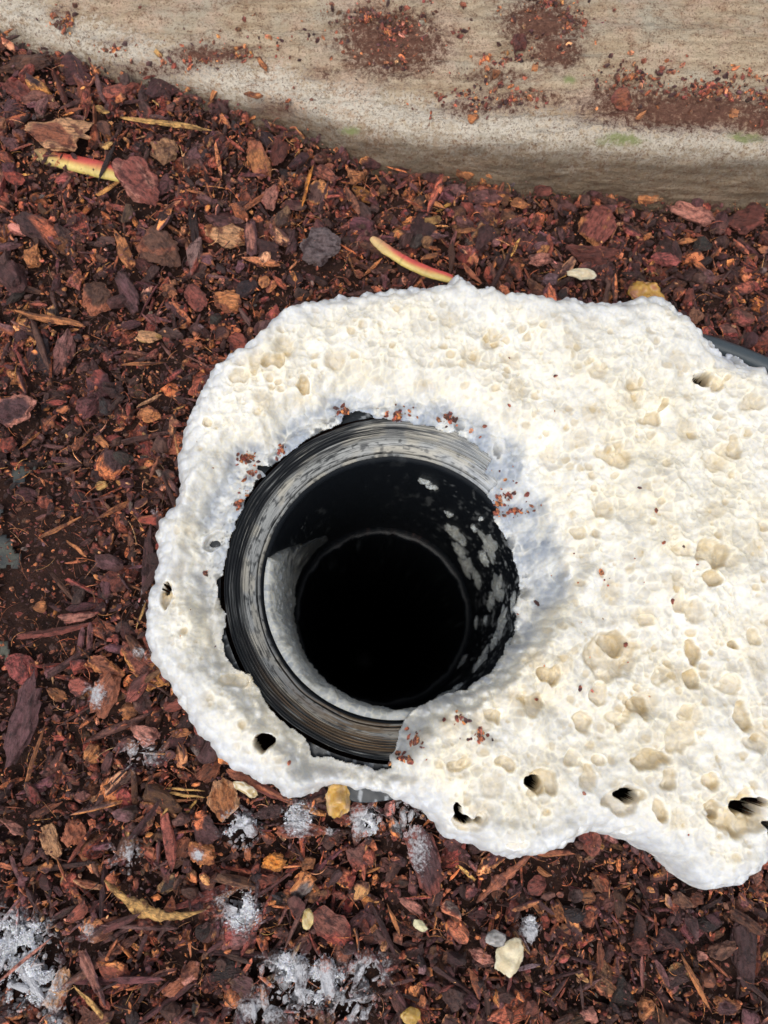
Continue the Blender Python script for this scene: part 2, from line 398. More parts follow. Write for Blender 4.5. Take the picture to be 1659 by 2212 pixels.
# ------------------------------------------------------------------ drain pipe
def ang(d): return np.radians(d)
def lathe(R, Z, nt, t0=0, t1=2 * np.pi):
    full = abs(t1 - t0 - 2 * np.pi) < 1e-6
    th = np.linspace(t0, t1, nt, endpoint=not full)
    T = np.repeat(th[:, None], len(R), 1)
    return T, th, full
def sector(T, c, wdt):
    d = np.abs((T - np.radians(c) + np.pi) % (2 * np.pi) - np.pi)
    return np.exp(-(d / np.radians(wdt)) ** 2)
def build_pipe():
    root = empty('drain_pipe', (PC[0], PC[1], 0), 'black threaded drain pipe opening set in the white foam', 'pipe')
    L = lambda V: V                                  # children are built about the root's origin
    BLK = np.array([.012, .014, .017]); WHT = np.array([.37, .375, .36]); BRN = np.array([.20, .13, .07]); CRM = np.array([.50, .46, .37])
    # threaded socket
    n = 150; t = np.linspace(0, 1, n)
    R = RO + .0004 - (RO - RI - .0005) * t; Z = LEDGE * t ** 1.15
    tt = np.clip(t / .62, 0, 1)
    saw = np.abs(((t * 12.5) % 1) - .5) * 2
    amp = np.where(t < .60, .0011, .0)
    Rr = R + 0; Zz = Z + amp * (saw - .5) * 1.0
    Zz = Zz - np.where((t > .90) & (t < .945), .0022, 0)        # gap ring
    Rr = np.r_[RO + .0006, RO + .0005, Rr, RI - .0004]; Zz = np.r_[-.03, 0.0002, Zz, LEDGE - .004]; t = np.r_[0, 0, t, 1]
    nt_ = 720; th = np.linspace(0, 2 * np.pi, nt_, endpoint=False)
    T = np.repeat(th[:, None], len(t), 1); TT = np.repeat(t[None, :], nt_, 0)
    cx, sy = np.cos(T), np.sin(T)
    hel = .0003 * vn(T * 5, TT * 4, seed=60)
    V = np.stack([(Rr + hel) * cx, (Rr + hel) * sy, np.repeat(Zz[None, :], nt_, 0)], -1)
    st = fbm(cx * 5 + 3, sy * 5, TT * 46, o=4, seed=61)         # streaks that run round with the thread
    st2 = fbm(cx * 9, sy * 9, TT * 40, o=4, seed=67)
    band = ss(.50, .64, TT + .10 * sector(T, 120, 70)+ .05 * sector(T, 205, 40)) * ss(.925, .89, TT)
    lip = ss(.945, .955, TT)
    thr = 1 - ss(.50, .58, TT)
    wh = np.clip(band * 1.0 + lip * .8, 0, 1)
    cover = .02 + .50 * sector(T, 72, 28) + 1.0 * sector(T, 18, 40) + .2 * sector(T, 110, 22) + .12 * sector(T, 262, 30)
    cover = np.clip(cover, 0, 1)
    wh = np.maximum(wh * (.72 + .28 * ss(-.45, .1, st + .8 * st2)), thr * ss(.35, -.25, st - (cover - .5) * 1.1))
    wh = wh * (1 - .85 * ss(.08, .40, st2) * (1 - .6 * lip))
    wh = wh * (1 - .7 * ss(.1, .35, fbm(cx * 30, sy * 30, TT * 14, o=3, seed=68)) * (1 - thr))
    crest = np.repeat((np.r_[0, 0, saw, 0])[None, :], nt_, 0)
    wh = np.clip(wh * (1 - thr * .5 * (1 - crest)), 0, 1)
    br = np.clip(sector(T, 268, 34) * 1.1 + .25 * sector(T, 235, 20), 0, 1) * ss(-.25, .15, st) * ss(.1, .3, TT)
    col = lerp(BLK, WHT, wh[..., None])
    col = lerp(col, CRM, (wh * ss(.0, .4, vn(cx * 9, sy * 9, TT * 5, seed=66)) * .7)[..., None])
    col = lerp(col, BRN, (br * .85)[..., None])
    col = lerp(col, np.array([.50, .53, .56]), (np.clip(sector(T, 30, 32) * 1.2, 0, 1) * ss(-.35, .25, st + .4 * st2 + .3 * sector(T, 20, 20)) * .85)[..., None])
    obj('socket', make_mesh('socket', V.reshape(-1, 3), grid_faces(nt_, len(t), True), {'col': col.reshape(-1, 3)}), PLASTIC, root)
    # flange: broken black collar that shows between foam and thread
    m = 26; r = np.linspace(0, 1, m)
    T = np.repeat(th[:, None], m, 1); RRr = np.repeat(r[None, :], nt_, 0)
    outer = RO + .014 + .004 * vn(np.cos(T) * 5, np.sin(T) * 5, seed=70) + .003 * np.cos(4 * T)
    rad = lerp(RO + .0025, outer, RRr)
    Zf = -.0028 - .0012 * RRr + .0003 * fbm(rad * np.cos(T) * 300, rad * np.sin(T) * 300, o=3, seed=71) - .02 * ss(.93, 1, RRr)
    V = np.stack([rad * np.cos(T), rad * np.sin(T), Zf], -1)
    f = fbm(V[..., 0] * 500, V[..., 1] * 500, o=4, seed=72)
    col = lerp(np.array([.02, .025, .03]), np.array([.28, .30, .32]), (ss(.25, .5, f))[..., None])
    obj('flange', make_mesh('flange', V.reshape(-1, 3), grid_faces(nt_, m, True), {'col': col.reshape(-1, 3)}), PLASTIC, root)
    # pipe wall
    zs = np.r_[np.linspace(LEDGE - .0005, -.158, 150)]
    Rw = np.full(150, RI - .0012); Rw[:3] = [RI + .0004, RI - .0004, RI - .001]
    zs = np.r_[zs, -.159, -.1595, np.linspace(-.162, -1.1, 40), -1.1]; Rw = np.r_[Rw, RI - .0035, RI - .0045, np.full(40, RI - .0048), .0001]
    nt2 = 540; th2 = np.linspace(0, 2 * np.pi, nt2, endpoint=False)
    T = np.repeat(th2[:, None], len(zs), 1); ZZ = np.repeat(zs[None, :], nt2, 0); RR = np.repeat(Rw[None, :], nt2, 0)
    RR = RR - np.where(ZZ < -.1585, .0028 * np.abs(fbm(np.cos(T) * 4, np.sin(T) * 4, o=4, seed=83)) * (RR > .01), 0)
    RR = RR + .00025 * fbm(np.cos(T) * 6, np.sin(T) * 6, ZZ * 60, o=3, seed=80) * (RR > .01)
    V = np.stack([RR * np.cos(T), RR * np.sin(T), ZZ], -1)
    f = fbm(np.cos(T) * 16, np.sin(T) * 16, ZZ * 110 + T * 2, o=5, seed=81)
    f2 = fbm(np.cos(T) * 45, np.sin(T) * 45, ZZ * 420, o=3, seed=82)
    a = np.clip(sector(T, 5, 48) + .5 * sector(T, -50, 30) + .9 * sector(T, 150, 16) * ss(-.04, -.06, ZZ), 0, 1) * ss(-.165, -.10, ZZ)
    sp = a * ss(.30, .44, f + .35 * f2 + .08 * a) * (.55 + .45 * vn(np.cos(T) * 30, np.sin(T) * 30, ZZ * 150, seed=84))
    sp = np.maximum(sp, .55 * ss(.62, .74, f2 + .25 * a) * (.25 + a))
    col = lerp(np.array([.006, .008, .011]), np.array([.40, .42, .42]), np.clip(sp, 0, 1)[..., None])
    glint = ss(-.16, -.18, ZZ) * ss(-.6, -.3, ZZ) * ss(.25, .5, f) * .5  # faint wet glints deep in the pipe, painted into the wall colour
    col = lerp(col, np.array([.16, .18, .19]), glint[..., None])
    ring = ss(.0016, .0004, np.abs(ZZ + .1585)) * ss(-.1, .3, f2)
    col = lerp(col, np.array([.13, .08, .07]), (ring * .45 * sector(T, 80, 40) * ss(-.1, .3, f))[..., None])
    obj('pipe_wall', make_mesh('pipe_wall', V.reshape(-1, 3), grid_faces(nt2, len(zs), True), {'col': col.reshape(-1, 3)}), PLASTIC, root)
    # foam lining that clings to the left and lower wall
    nu, nv = 420, 150
    t0, t1 = ang(128), ang(290)
    u = np.linspace(0, 1, nu); v = np.linspace(0, 1, nv)
    TH = t0 + (t1 - t0) * np.repeat(u[:, None], nv, 1); Vv = np.repeat(v[None, :], nu, 0)
    dg = np.degrees(t0 + (t1 - t0) * u)
    zend = np.interp(dg, [128, 140, 152, 160, 168, 180, 200, 215, 230, 245, 260, 275, 290], [-.138, -.136, -.130, -.126, -.120, -.114, -.106, -.096, -.085, -.068, -.050, -.038, -.03])
    znoise = .006 * fbm(dg * .35, dg * 0, o=4, seed=90)
    zst = np.interp(dg, [128, 138, 148, 155, 161, 168, 290], [-.126, -.106, -.080, -.056, -.036, -.0135, -.0135]) + .003 * fbm(dg * .4, dg * 0, o=3, seed=95) * (dg < 166)
    ZZ = zst[:, None] + (zend - zst)[:, None] * Vv + znoise[:, None] * Vv ** 8
    thk = np.interp(dg, [128, 160, 175, 200, 240, 290], [.0008, .0022, .0042, .005, .0042, .0022])[:, None]
    f1, f2, idv = worley(TH * RI / .0034, ZZ / .0034, 92)
    b1, b2, idb = worley(TH * RI / .009, ZZ / .009, 93)
    prof = np.sqrt(np.clip(1 - (1 - np.clip(Vv / .12, 0, 1)) ** 2, 0, 1)) * np.sqrt(np.clip(1 - (1 - np.clip((1 - Vv) / .05, 0, 1)) ** 2, 0, 1))
    th_ = thk * prof * (1 + .35 * fbm(TH * 12, ZZ * 180, o=4, seed=94)) + prof * (.0006 * (.5 - f1 ** 2) + .0009 * (.5 - b1 ** 2)) * ss(0, .003, thk)
    RR = RI - .0009 - np.clip(th_, 0, 1)
    V = np.stack([RR * np.cos(TH), RR * np.sin(TH), ZZ], -1)
    col = lerp(np.array([.60, .60, .56]), np.array([.40, .42, .43]), (idv * ss(.05, .3, f2 - f1))[..., None])
    col = lerp(col, np.array([.34, .34, .31]), (ss(.0, .5, fbm(TH * 14, ZZ * 200, o=4, seed=96)) * .6)[..., None])
    col = lerp(col, np.array([.70, .68, .60]), (ss(.12, .02, f2 - f1) * .6)[..., None])
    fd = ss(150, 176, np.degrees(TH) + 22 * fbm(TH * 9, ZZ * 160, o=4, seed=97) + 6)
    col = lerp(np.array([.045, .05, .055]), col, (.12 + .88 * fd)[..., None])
    obj('foam_lining', make_mesh('foam_lining', V.reshape(-1, 3), grid_faces(nu, nv), {'col': col.reshape(-1, 3)}), FOAM, root)
    # splashes on the right wall
    spl = [(980,1150,22,16),(992,1188,20,14),(1008,1222,20,22),(1030,1250,22,16),(1058,1183,20,28),(1046,1205,12,16),(1078,1275,24,26),(1062,1300,14,16),(908,1290,17,36),(1042,1425,17,27),(1000,1430,9,14),(990,1268,10,14),(940,1345,9,30),(1000,1330,6,12),(1030,1345,5,12),(950,1270,7,10),(1085,1345,14,26),(1072,1380,14,18),(960,1230,8,12),(1000,1170,8,9),(1025,1140,7,6),(1040,1120,5,5),(920,1040,14,8),(932,1050,10,6),(1010,1365,6,14),(985,1385,5,14),(1050,1340,6,9),(1110,1300,9,18),(1100,1395,9,13),(970,1110,8,6),(1035,1480,14,8),(985,1490,20,9),(955,1505,16,6)]
    for k, (a, b, ra, rb) in enumerate(spl):
        d = ray(a, b); o = np.array([0, 0, CAM_H])
        ox, oy = o[0] - PC[0], o[1] - PC[1]; rr = RI - .0012
        A = d[0] ** 2 + d[1] ** 2; B = 2 * (ox * d[0] + oy * d[1]); Cc = ox * ox + oy * oy - rr * rr
        tq = (-B + math.sqrt(max(B * B - 4 * A * Cc, 0))) / (2 * A)
        hit = o + d * tq
        if hit[2] > LEDGE - .003: continue
        if hit[2] < -.15: continue
        t_ = math.atan2(hit[1] - PC[1], hit[0] - PC[0])
        dist = np.linalg.norm(hit - o)
        sx = ra * 2.0 * dist / FPX; sz = rb * 2.0 * dist / FPX         # foreshortened on the wall
        cosv = abs(d[0] * math.cos(t_) + d[1] * math.sin(t_))
        ru = min(max(rb, ra) * dist / FPX * 1.15, .009); rz = min(min(ra, rb) * dist / FPX / max(cosv, .25) * .62, .016)
        na, nr = 44, 9
        al = np.linspace(0, 2 * np.pi, na, endpoint=False)[:, None] * np.ones((1, nr)); q = np.linspace(0.02, 1, nr)[None, :] * np.ones((na, 1))
        rim = 1.05 + .45 * vn(np.cos(al) * 1.7 + k * 9, np.sin(al) * 1.7, seed=100) + .30 * vn(np.cos(al) * 5 + k * 3, np.sin(al) * 5, seed=103)
        du = ru * rim * q * np.cos(al); dz = rz * rim * q * np.sin(al)
        hgt = .0013 * np.sqrt(np.clip(1 - q * q, 0, 1)) * (1 + .5 * vn(du * 900 + k, dz * 900, seed=101)) + .0001
        R_ = rr + .0001 - hgt; TH = t_ + du / rr
        Vq = np.stack([R_ * np.cos(TH), R_ * np.sin(TH), hit[2] + dz], -1)
        gcol = np.array([.50, .52, .51]) + .12 * (rng.random() - .5)
        obj('foam_splash', make_mesh('foam_splash', Vq.reshape(-1, 3), grid_faces(na, nr, True), {'col': (gcol * (1 + .35 * vn(du * 1400 + k, dz * 1400, seed=104) - .35 * (q ** 3))[..., None]).reshape(-1, 3)}), FOAM, root)
build_pipe()

# ------------------------------------------------------------------ foam crust
PITS = [  # x, y, half-width, half-height, depth(mm), turn, kind 0 tan pit / 1 through hole
 (1320,1410,62,52,4.2,20,0),(1330,1388,26,30,7,0,0),(1490,1412,16,28,6,0,0),(1484,1460,15,24,6.5,0,0),(1571,1392,11,14,6,0,0),(1522,1202,32,30,4.5,0,0),
 (1520,1256,20,15,5.5,0,0),(1325,985,42,26,3.6,0,0),(1402,908,16,16,4.5,0,0),(1427,878,8,20,3.6,-35,0),(1378,1525,25,30,5.5,0,0),(1394,1640,38,24,5.5,10,0),
 (1590,1552,18,34,5.5,0,0),(1612,1600,30,22,3,0,0),(1413,1735,18,28,4.5,15,0),(1517,1688,17,20,5,0,0),(1528,1740,15,18,5.5,0,0),(1430,1685,24,20,3.5,0,0),
 (1264,1672,18,26,4.5,10,0),(1265,1560,22,22,3.5,0,0),(1295,1500,20,20,2.8,0,0),(590,786,22,16,5,0,0),(654,832,16,18,5.5,0,0),(520,815,26,16,2.6,0,0),
 (448,912,9,11,4,0,0),(500,1465,28,18,3,0,0),(360,1290,9,28,6.5,0,0),(1185,1460,18,26,5.5,20,0),(1140,1520,26,24,3.6,0,0),(1060,1545,20,16,3.5,0,0),
 (1572,968,14,22,3.5,0,0),(1538,750,18,12,2,0,0),(1110,1820,20,9,1.8,0,0),(1350,1790,14,8,1.6,0,0),(1230,1830,14,9,2,0,0),(1455,1300,18,22,2.6,0,0),
 (1390,1345,22,16,2.4,0,0),(1220,1225,15,20,2.2,0,0),(1610,1375,14,18,3,0,0),(1460,1190,26,18,2.6,0,0),(1250,1150,20,15,2.2,0,0),(1165,1690,26,22,5.5,0,0),
 (1340,1722,36,26,5.5,0,0),(1010,1775,36,20,3.5,0,0),(1520,836,34,20,3,-10,0),(1580,1760,60,42,5.5,20,0),(560,1590,14,9,3,0,0),(700,1500,0.1,0.1,0,0,0),
 (450,1162,24,19,5,20,0),(455,1166,9,8,13,0,1),(1505,831,23,17,16,0,1),(1492,826,8,7,16,0,1),(577,1606,23,18,15,-10,1),(1152,1687,18,15,15,0,1),(1136,1683,8,7,15,0,1),(1342,1709,24,15,15,0,1),
 (1006,1768,25,13,16,-15,1),(988,1750,9,14,16,0,1),(1592,1742,26,17,16,15,1),(1612,1728,30,9,16,5,1),(1645,1778,18,13,16,30,1),(1653,1760,8,20,16,0,1),(362,1272,5,12,14,0,1),(1290,1640,16,12,3,0,0),
 (1460,1590,30,34,2.2,0,0),(1230,1640,20,16,2.2,0,0),(1330,1560,22,20,2.4,0,0),(1420,1470,18,24,2.2,0,0),(1560,1480,22,18,2.4,0,0),(1470,1540,16,14,2.6,0,0),(1090,1650,20,14,3.6,0,0),(990,1650,22,14,3,0,0)]
def foam_fields(X, Y):
    wb = fbm(X * 260, Y * 260, o=3, seed=200)
    w1, w2, wi = worley(X / .0042 + .3 * wb, Y / .0042, 201)
    v1, v2, vi = worley(X / .0105, Y / .0105 + .2 * wb, 202)
    do = sdf(X, Y, FO) + .0007 * wb + .0014 * (.5 - w1) + .0010 * (.45 - v1)
    di = -sdf(X, Y, FI) + .0009 * wb + .0014 * (.45 - w1) + .0010 * (.45 - v1)
    return do, di, (w1, w2, wi), (v1, v2, vi)
def build_foam():
    s = .00037
    x = np.arange(FO[:, 0].min() - .004, FO[:, 0].max() + .004, s); y = np.arange(FO[:, 1].min() - .004, FO[:, 1].max() + .004, s)
    X, Y = np.meshgrid(x, y, indexing='ij')
    do, di, (w1, w2, wi), (v1, v2, vi) = foam_fields(X, Y)
    c1, c2, ci = worley(X / .0021, Y / .0021, 203)
    dx, dy = X - PC[0], Y - PC[1]; r = np.hypot(dx, dy); th = np.arctan2(dy, dx)
    wb_ = fbm(X * 190, Y * 190, o=2, seed=209)
    big = fbm(X * 22, Y * 22, o=3, seed=210); mid = fbm(X * 75, Y * 75, o=3, seed=211); fine = fbm(X * 420, Y * 420, o=4, seed=212)
    H = .0115 + .0030 * big + .0030 * mid + .004 * ss(.02, .07, di)
    H = H - .004 * ss(-.05, -.10, X - PC[0] + .045)        # narrower, lower on the left arm
    # profile at the outer edge: a fat rounded lip
    Rl = .011 + .003 * vn(X * 40, Y * 40, seed=213)
    e = np.clip(do / Rl, 0, 1)
    lip = np.sqrt(np.clip(1 - (1 - e) ** 2, 0, 1))
    # profile towards the pipe
    wd = lambda c, w_: sector(th, c, w_)
    film = .0008 + .0085 * wd(158, 20) + .010 * wd(24, 24) + .0035 * wd(80, 26) + .007 * wd(-2, 14) + .004 * wd(120, 20)   # thin film width
    ramp = .013 - .007 * wd(-50, 35) + .006 * wd(50, 45) - .004 * wd(215, 40)
    film = film * (1 - .9 * wd(-52, 30))
    fn = di + .0016 * mid + .0012 * big
    inn = ss(0, 1, (fn - film) / ramp)
    zb = np.where(r > RO, 0.0, LEDGE * ((RO - r) / (RO - RI)) ** 1.15)
    zb = np.maximum(zb, LEDGE)
    zb = np.where(r > RO, lerp(.0006, -.0018, ss(RO + .003, RO + .008, r)), zb)
    lump_lr = wd(-50, 34)
    zb = lerp(zb, np.maximum(zb, -.004), lump_lr)
    Z0 = zb + .0004 + .0012 * ss(0, .004, di) + .0007 * (.5 - c1) + .0009 * (.5 - w1) * (r > RO - .002) + .0016 * lump_lr * ss(0, .002, di)
    thin = ss(0, .0012, di)
    ztop = -.010 + (H + .010) * lip
    Z = lerp(np.minimum(Z0, ztop), ztop, inn)
    act = np.clip(inn * .7 + .5, 0, 1) * lip
    # lumps over the lower right of the socket
    Z = Z + lump_lr * (.25 + .75 * ss(0, .002, di)) * ss(.03, .012, di) * (.0055 * (.5 - v1) + .0026 * (.5 - w1) + .004 * mid + .002)
    # bubbles: domes, some cells broken open into pits
    core = ss(.005, .014, do) * ss(.3, .8, inn)
    dome = .0022 * (.45 - v1 ** 2) + .0016 * (.4 - w1 ** 2) + .0006 * (.4 - c1 ** 2)
    f1w, f1v = ss(.02, .5, w2 - w1), ss(.0, .45, v2 - v1)
    webz = -.0007 * f1v * (.3 + vi) - .0004 * f1w * (.1 + 1.2 * wi) - .00012 * ss(0, .4, c2 - c1)
    bowl = -.0014 * ss(.50, .14, v1) * (vi > .88) - .0008 * ss(.46, .12, w1) * (wi > .90) - .0005 * ss(.44, .12, c1) * (ci > .84)
    skin = ss(-.15, .35, fbm(X * 45, Y * 45, o=3, seed=215))
    webz = webz * (1.35 - 1.0 * skin); bowl = bowl * (1.2 - .9 * skin)
    soft = .0009 * fbm(X * 300, Y * 300, o=2, seed=214)
    Z = Z + act * lerp(dome, webz + bowl + .0006 + soft, core)
    Z = Z + act * (.00022 * fine)
    tan = core * (.30 * ss(.46, .30, v1) * (vi > .80) + .45 * ss(.42, .30, w1) * (wi > .88) + .35 * ss(.40, .28, c1) * (ci > .92))
    keep = (do > 0) & (di > 0)
    thru = np.zeros_like(Z)
    for (a, b, ra, rb, dep, rot, kind) in PITS:
        if dep == 0: continue
        q = P(a, b, .010 if kind == 0 else .008)
        ca, sa = math.cos(math.radians(rot)), math.sin(math.radians(rot))
        lx = (X - q[0]) * ca + (Y - q[1]) * sa; ly = -(X - q[0]) * sa + (Y - q[1]) * ca
        m_ = .29 / FPX
        pn = 1.25 if kind == 0 else 1.0
        lx = lx + .0022 * vn(X * 260 + a, Y * 260 + b, seed=230) * min(1, ra / 25); ly = ly + .0022 * vn(X * 260 - a, Y * 260 + 2 * b, seed=231) * min(1, rb / 25)
        u = np.hypot(lx / (ra * m_), ly / (rb * m_)) + .34 * wb_ + .12 * fine
        near = u < 1.6
        sharp = ss(1.06, .74, u) * (di > .001)
        Z = Z - np.where(near, sharp * dep * (.00066 if kind == 0 else .00085) * (1 if kind == 0 else 1), 0)
        Z = Z + np.where(near, np.exp(-((u - 1.15) / .16) ** 2) * .0005, 0)
        if kind == 1:
            keep &= ~(u < .80); thru = np.maximum(thru, ss(1.3, .8, u))
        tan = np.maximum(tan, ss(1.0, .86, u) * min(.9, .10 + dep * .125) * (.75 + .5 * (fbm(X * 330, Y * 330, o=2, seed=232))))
    # colour
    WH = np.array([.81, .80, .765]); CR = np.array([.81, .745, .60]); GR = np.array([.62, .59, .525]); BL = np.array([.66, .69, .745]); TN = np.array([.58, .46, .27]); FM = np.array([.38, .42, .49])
    n_ = fbm(X * 55, Y * 55, o=4, seed=220)
    patch = fbm(X * 110, Y * 110, o=4, seed=233)
    col = lerp(WH, CR, (ss(-.25, .45, n_) * .85)[..., None])
    web = np.maximum(ss(.16, .0, w2 - w1), .9 * ss(.12, .0, v2 - v1))
    cell = ss(.03, .30, w2 - w1) * ss(.25, .8, wi) * .75
    cellc = ss(.03, .3, c2 - c1) * ss(.45, .85, ci) * .5
    col = lerp(col, GR * (1 - .10 * wi)[..., None], (np.maximum(cell, cellc) * ss(.25, .9, inn))[..., None])
    col = lerp(col, GR * 1.08, (ss(.05, .45, patch) * .55)[..., None])
    col = lerp(col, np.array([.86, .85, .81]), (ss(-.05, -.45, patch) * .6)[..., None])
    cellv = ss(.03, .25, v2 - v1) * ss(.4, .75, vi) * .55
    col = lerp(col, lerp(BL * .97, GR, core[..., None]), (cellv)[..., None])
    col = lerp(col, np.array([.87, .835, .70]), (web * .55)[..., None])
    edge = ss(.016, .002, do + .003 * mid)
    col = lerp(col, BL, (edge * (.65 + .35 * ss(.0, .3, wi)))[..., None])
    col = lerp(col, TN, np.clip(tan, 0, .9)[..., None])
    fz = (1 - ss(.0, .55, inn)) 
    f3 = fbm(X * 170, Y * 170, o=5, seed=222)
    fcol = lerp(FM, np.array([.64, .66, .68]), np.clip(ss(-.25, .35, f3) + .25 * web * ss(-.1, .3, n_), 0, 1)[..., None])
    fcol = lerp(fcol, np.array([.76, .75, .70]), (ss(.1, .4, fbm(X * 90, Y * 90, o=3, seed=225)) * .7)[..., None])
    wd_ = ss(.12, .32, w2 - w1) * (wi > .45) + ss(.12, .32, c2 - c1) * (ci > .75) * .6
    fcol = lerp(fcol, np.array([.30, .34, .41]), np.clip(wd_ * .65 * ss(.35, -.2, n_ + f3), 0, 1)[..., None])
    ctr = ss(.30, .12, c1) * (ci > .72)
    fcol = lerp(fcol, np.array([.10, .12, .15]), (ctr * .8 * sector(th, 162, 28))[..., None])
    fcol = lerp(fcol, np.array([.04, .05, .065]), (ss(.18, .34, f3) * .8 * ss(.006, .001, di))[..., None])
    fcol = lerp(fcol, np.array([.66, .61, .50]), (sector(th, 225, 40) * .85)[..., None])
    fcol = lerp(fcol, lerp(np.array([.74, .72, .66]), np.array([.52, .54, .58]), (ss(.1, .35, w2 - w1) * wi)[..., None]), (sector(th, -52, 34) * .95)[..., None])
    col = lerp(col, fcol, fz[..., None])
    ye = sector(th, 222, 10) * ss(.004, .001, di)
    col = lerp(col, np.array([.45, .27, .06]), (ye * ss(-.1, .3, f3) * .6)[..., None])
    col = lerp(col, np.array([.66, .675, .69]), (skin * ss(.035, .008, do + .004 * mid) * .5)[..., None])
    col = col * .89
    # rolled wall: vertices beyond the edge are dropped down so the lip stands on the mulch
    nx, ny = X.shape
    F = grid_faces(nx, ny)
    kf = keep.ravel()[F].all(1)
    F = F[kf]
    V = np.c_[X.ravel(), Y.ravel(), Z.ravel()]
    # boundary skirt
    E = np.r_[F[:, [0, 1]], F[:, [1, 2]], F[:, [2, 3]], F[:, [3, 0]]]
    key = np.sort(E, 1); code = key[:, 0].astype(np.int64) * (nx * ny) + key[:, 1]
    _, inv, cnt = np.unique(code, return_inverse=True, return_counts=True)
    B = E[cnt[inv] == 1]
    used = np.unique(B); mp = np.full(nx * ny, -1, np.int64); mp[used] = np.arange(len(used)) + len(V)
    low = V[used].copy()
    d_o = do.ravel()[used]; d_i = di.ravel()[used]; tr = thru.ravel()[used]
    drop = np.where(d_o < .003, .012, np.where(tr > .2, .0006, .0012))
    lr = lump_lr.ravel()[used]
    drop = np.where((d_i < .003) & (d_o > .003) & (tr < .2), .0010 + .011 * lr, drop)
    low[:, 2] -= drop
    C = col.reshape(-1, 3); C2 = C[used].copy()
    C2[tr > .2] = [.40, .31, .18]
    V = np.r_[V, low]; C = np.r_[C, C2]
    F = np.r_[F, np.stack([B[:, 1], B[:, 0], mp[B[:, 0]], mp[B[:, 1]]], -1)]
    us, inv = np.unique(F, return_inverse=True)
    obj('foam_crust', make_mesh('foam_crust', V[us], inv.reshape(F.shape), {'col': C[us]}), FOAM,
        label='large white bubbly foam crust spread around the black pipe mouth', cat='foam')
    return x, y, Z, keep, s
fx, fy, FZ, FK, FS = build_foam()
def foam_z(x, y):
    i = np.clip(np.round((np.asarray(x) - fx[0]) / FS).astype(int), 0, len(fx) - 1); j = np.clip(np.round((np.asarray(y) - fy[0]) / FS).astype(int), 0, len(fy) - 1)
    return FZ[i, j]

# ------------------------------------------------------------------ chips
def ico(sub):
    import bmesh
    bm = bmesh.new(); bmesh.ops.create_icosphere(bm, subdivisions=sub, radius=1)
    V = np.array([v.co[:] for v in bm.verts]); F = np.array([[l.index for l in f.verts] for f in bm.faces]); bm.free(); return V, F
ICO = {k: ico(k) for k in (1, 2, 3, 4)}
OCT = (np.array([[1, 0, 0], [-1, 0, 0], [0, 1, 0], [0, -1, 0], [0, 0, 1], [0, 0, -1]], float), np.array([[0, 2, 4], [2, 1, 4], [1, 3, 4], [3, 0, 4], [2, 0, 5], [1, 2, 5], [3, 1, 5], [0, 3, 5]]))
def chunk_proto(sub, kind='chunk'):
    """angular piece of bark inside the unit ball; returns verts, faces, 0..1 'broken face' mask"""
    D, F = ICO[sub] if sub else OCT
    npl = {'chunk': 11, 'flake': 9, 'splinter': 8}[kind]
    N = rng.normal(size=(npl, 3)); N /= np.linalg.norm(N, axis=1)[:, None]
    if kind == 'flake': N[2:, 2] *= .25; N /= np.linalg.norm(N, axis=1)[:, None]; N[0] = (0.1, 0, 1); N[1] = (0, .1, -1)
    d = rng.uniform(.52, 1.0, npl)
    if kind == 'flake': d[:2] = .8
    dot = D @ N.T
    q = np.where(dot > .05, d[None] / np.maximum(dot, .05), 9)
    r = np.minimum(q.min(1), 1.15); face = q.argmin(1)
    o = rng.random(3) * 50
    r = r * (1 + .16 * vn(D[:, 0] * 2.2 + o[0], D[:, 1] * 2.2 + o[1], D[:, 2] * 2.2 + o[2], seed=300) + (.13 * vn(D[:, 0] * 5 + o[0], D[:, 1] * 5, D[:, 2] * 5, seed=301) if sub >= 2 else 0)
             + (.06 * vn(D[:, 0] * 15 + o[0], D[:, 1] * 15, D[:, 2] * 15, seed=302) if sub >= 3 else 0))
    V = D * r[:, None]
    if kind == 'splinter':
        V = V * np.array([1, 1, 1]); a = np.abs(V[:, 0])
    br = (rng.random(npl) < .42)[face].astype(float)
    return V, F, br
PAL = {'dark': (.054, .026, .026), 'purple': (.115, .052, .055), 'red': (.21, .060, .045), 'rust': (.34, .115, .060), 'orange': (.48, .185, .07), 'tan': (.50, .26, .13),
       'yellow': (.58, .33, .11), 'pink': (.46, .19, .14), 'grey': (.16, .12, .12), 'black': (.022, .018, .02), 'brightorange': (.72, .27, .05), 'cream': (.66, .58, .42), 'brown': (.12, .055, .035)}
MOULD = [(40,2040,75,60,1.1),(60,2120,75,60,1.2),(20,1985,50,30,.7),(115,2190,40,40,.6),(210,1500,26,30,.75),(305,1630,50,36,.6),(520,1790,38,42,1),(645,1770,34,40,.9),(790,1775,36,34,1.05),(880,1765,40,45,.7),(900,1830,30,60,.55),(520,1970,45,45,.95),(480,1945,40,22,.5),(285,1850,24,40,.6),(240,1850,16,40,.5),(620,2090,55,34,1.1),(640,2150,90,45,.8),(700,2120,50,55,.9),(790,2100,50,45,.8),(560,2180,60,30,.8),(760,2170,60,40,.8),(1147,2010,22,32,1),(430,1845,14,12,1),(190,2010,25,22,.6),(60,2000,40,20,.4),(330,1100,14,14,.5),(715,1795,16,10,.8),(305,1410,22,14,.6),(300,1300,14,30,.5),(1330,705,20,8,.3)]
def mould_at(x, y):
    PX, PY = px_of(x, y, np.full(np.shape(x), -.012))
    m = np.zeros(np.shape(x))
    for a, b, ra, rb, s_ in MOULD:
        m = np.maximum(m, s_ * np.exp(-(((PX - a) / ra) ** 2 + ((PY - b) / rb) ** 2)))
    return m
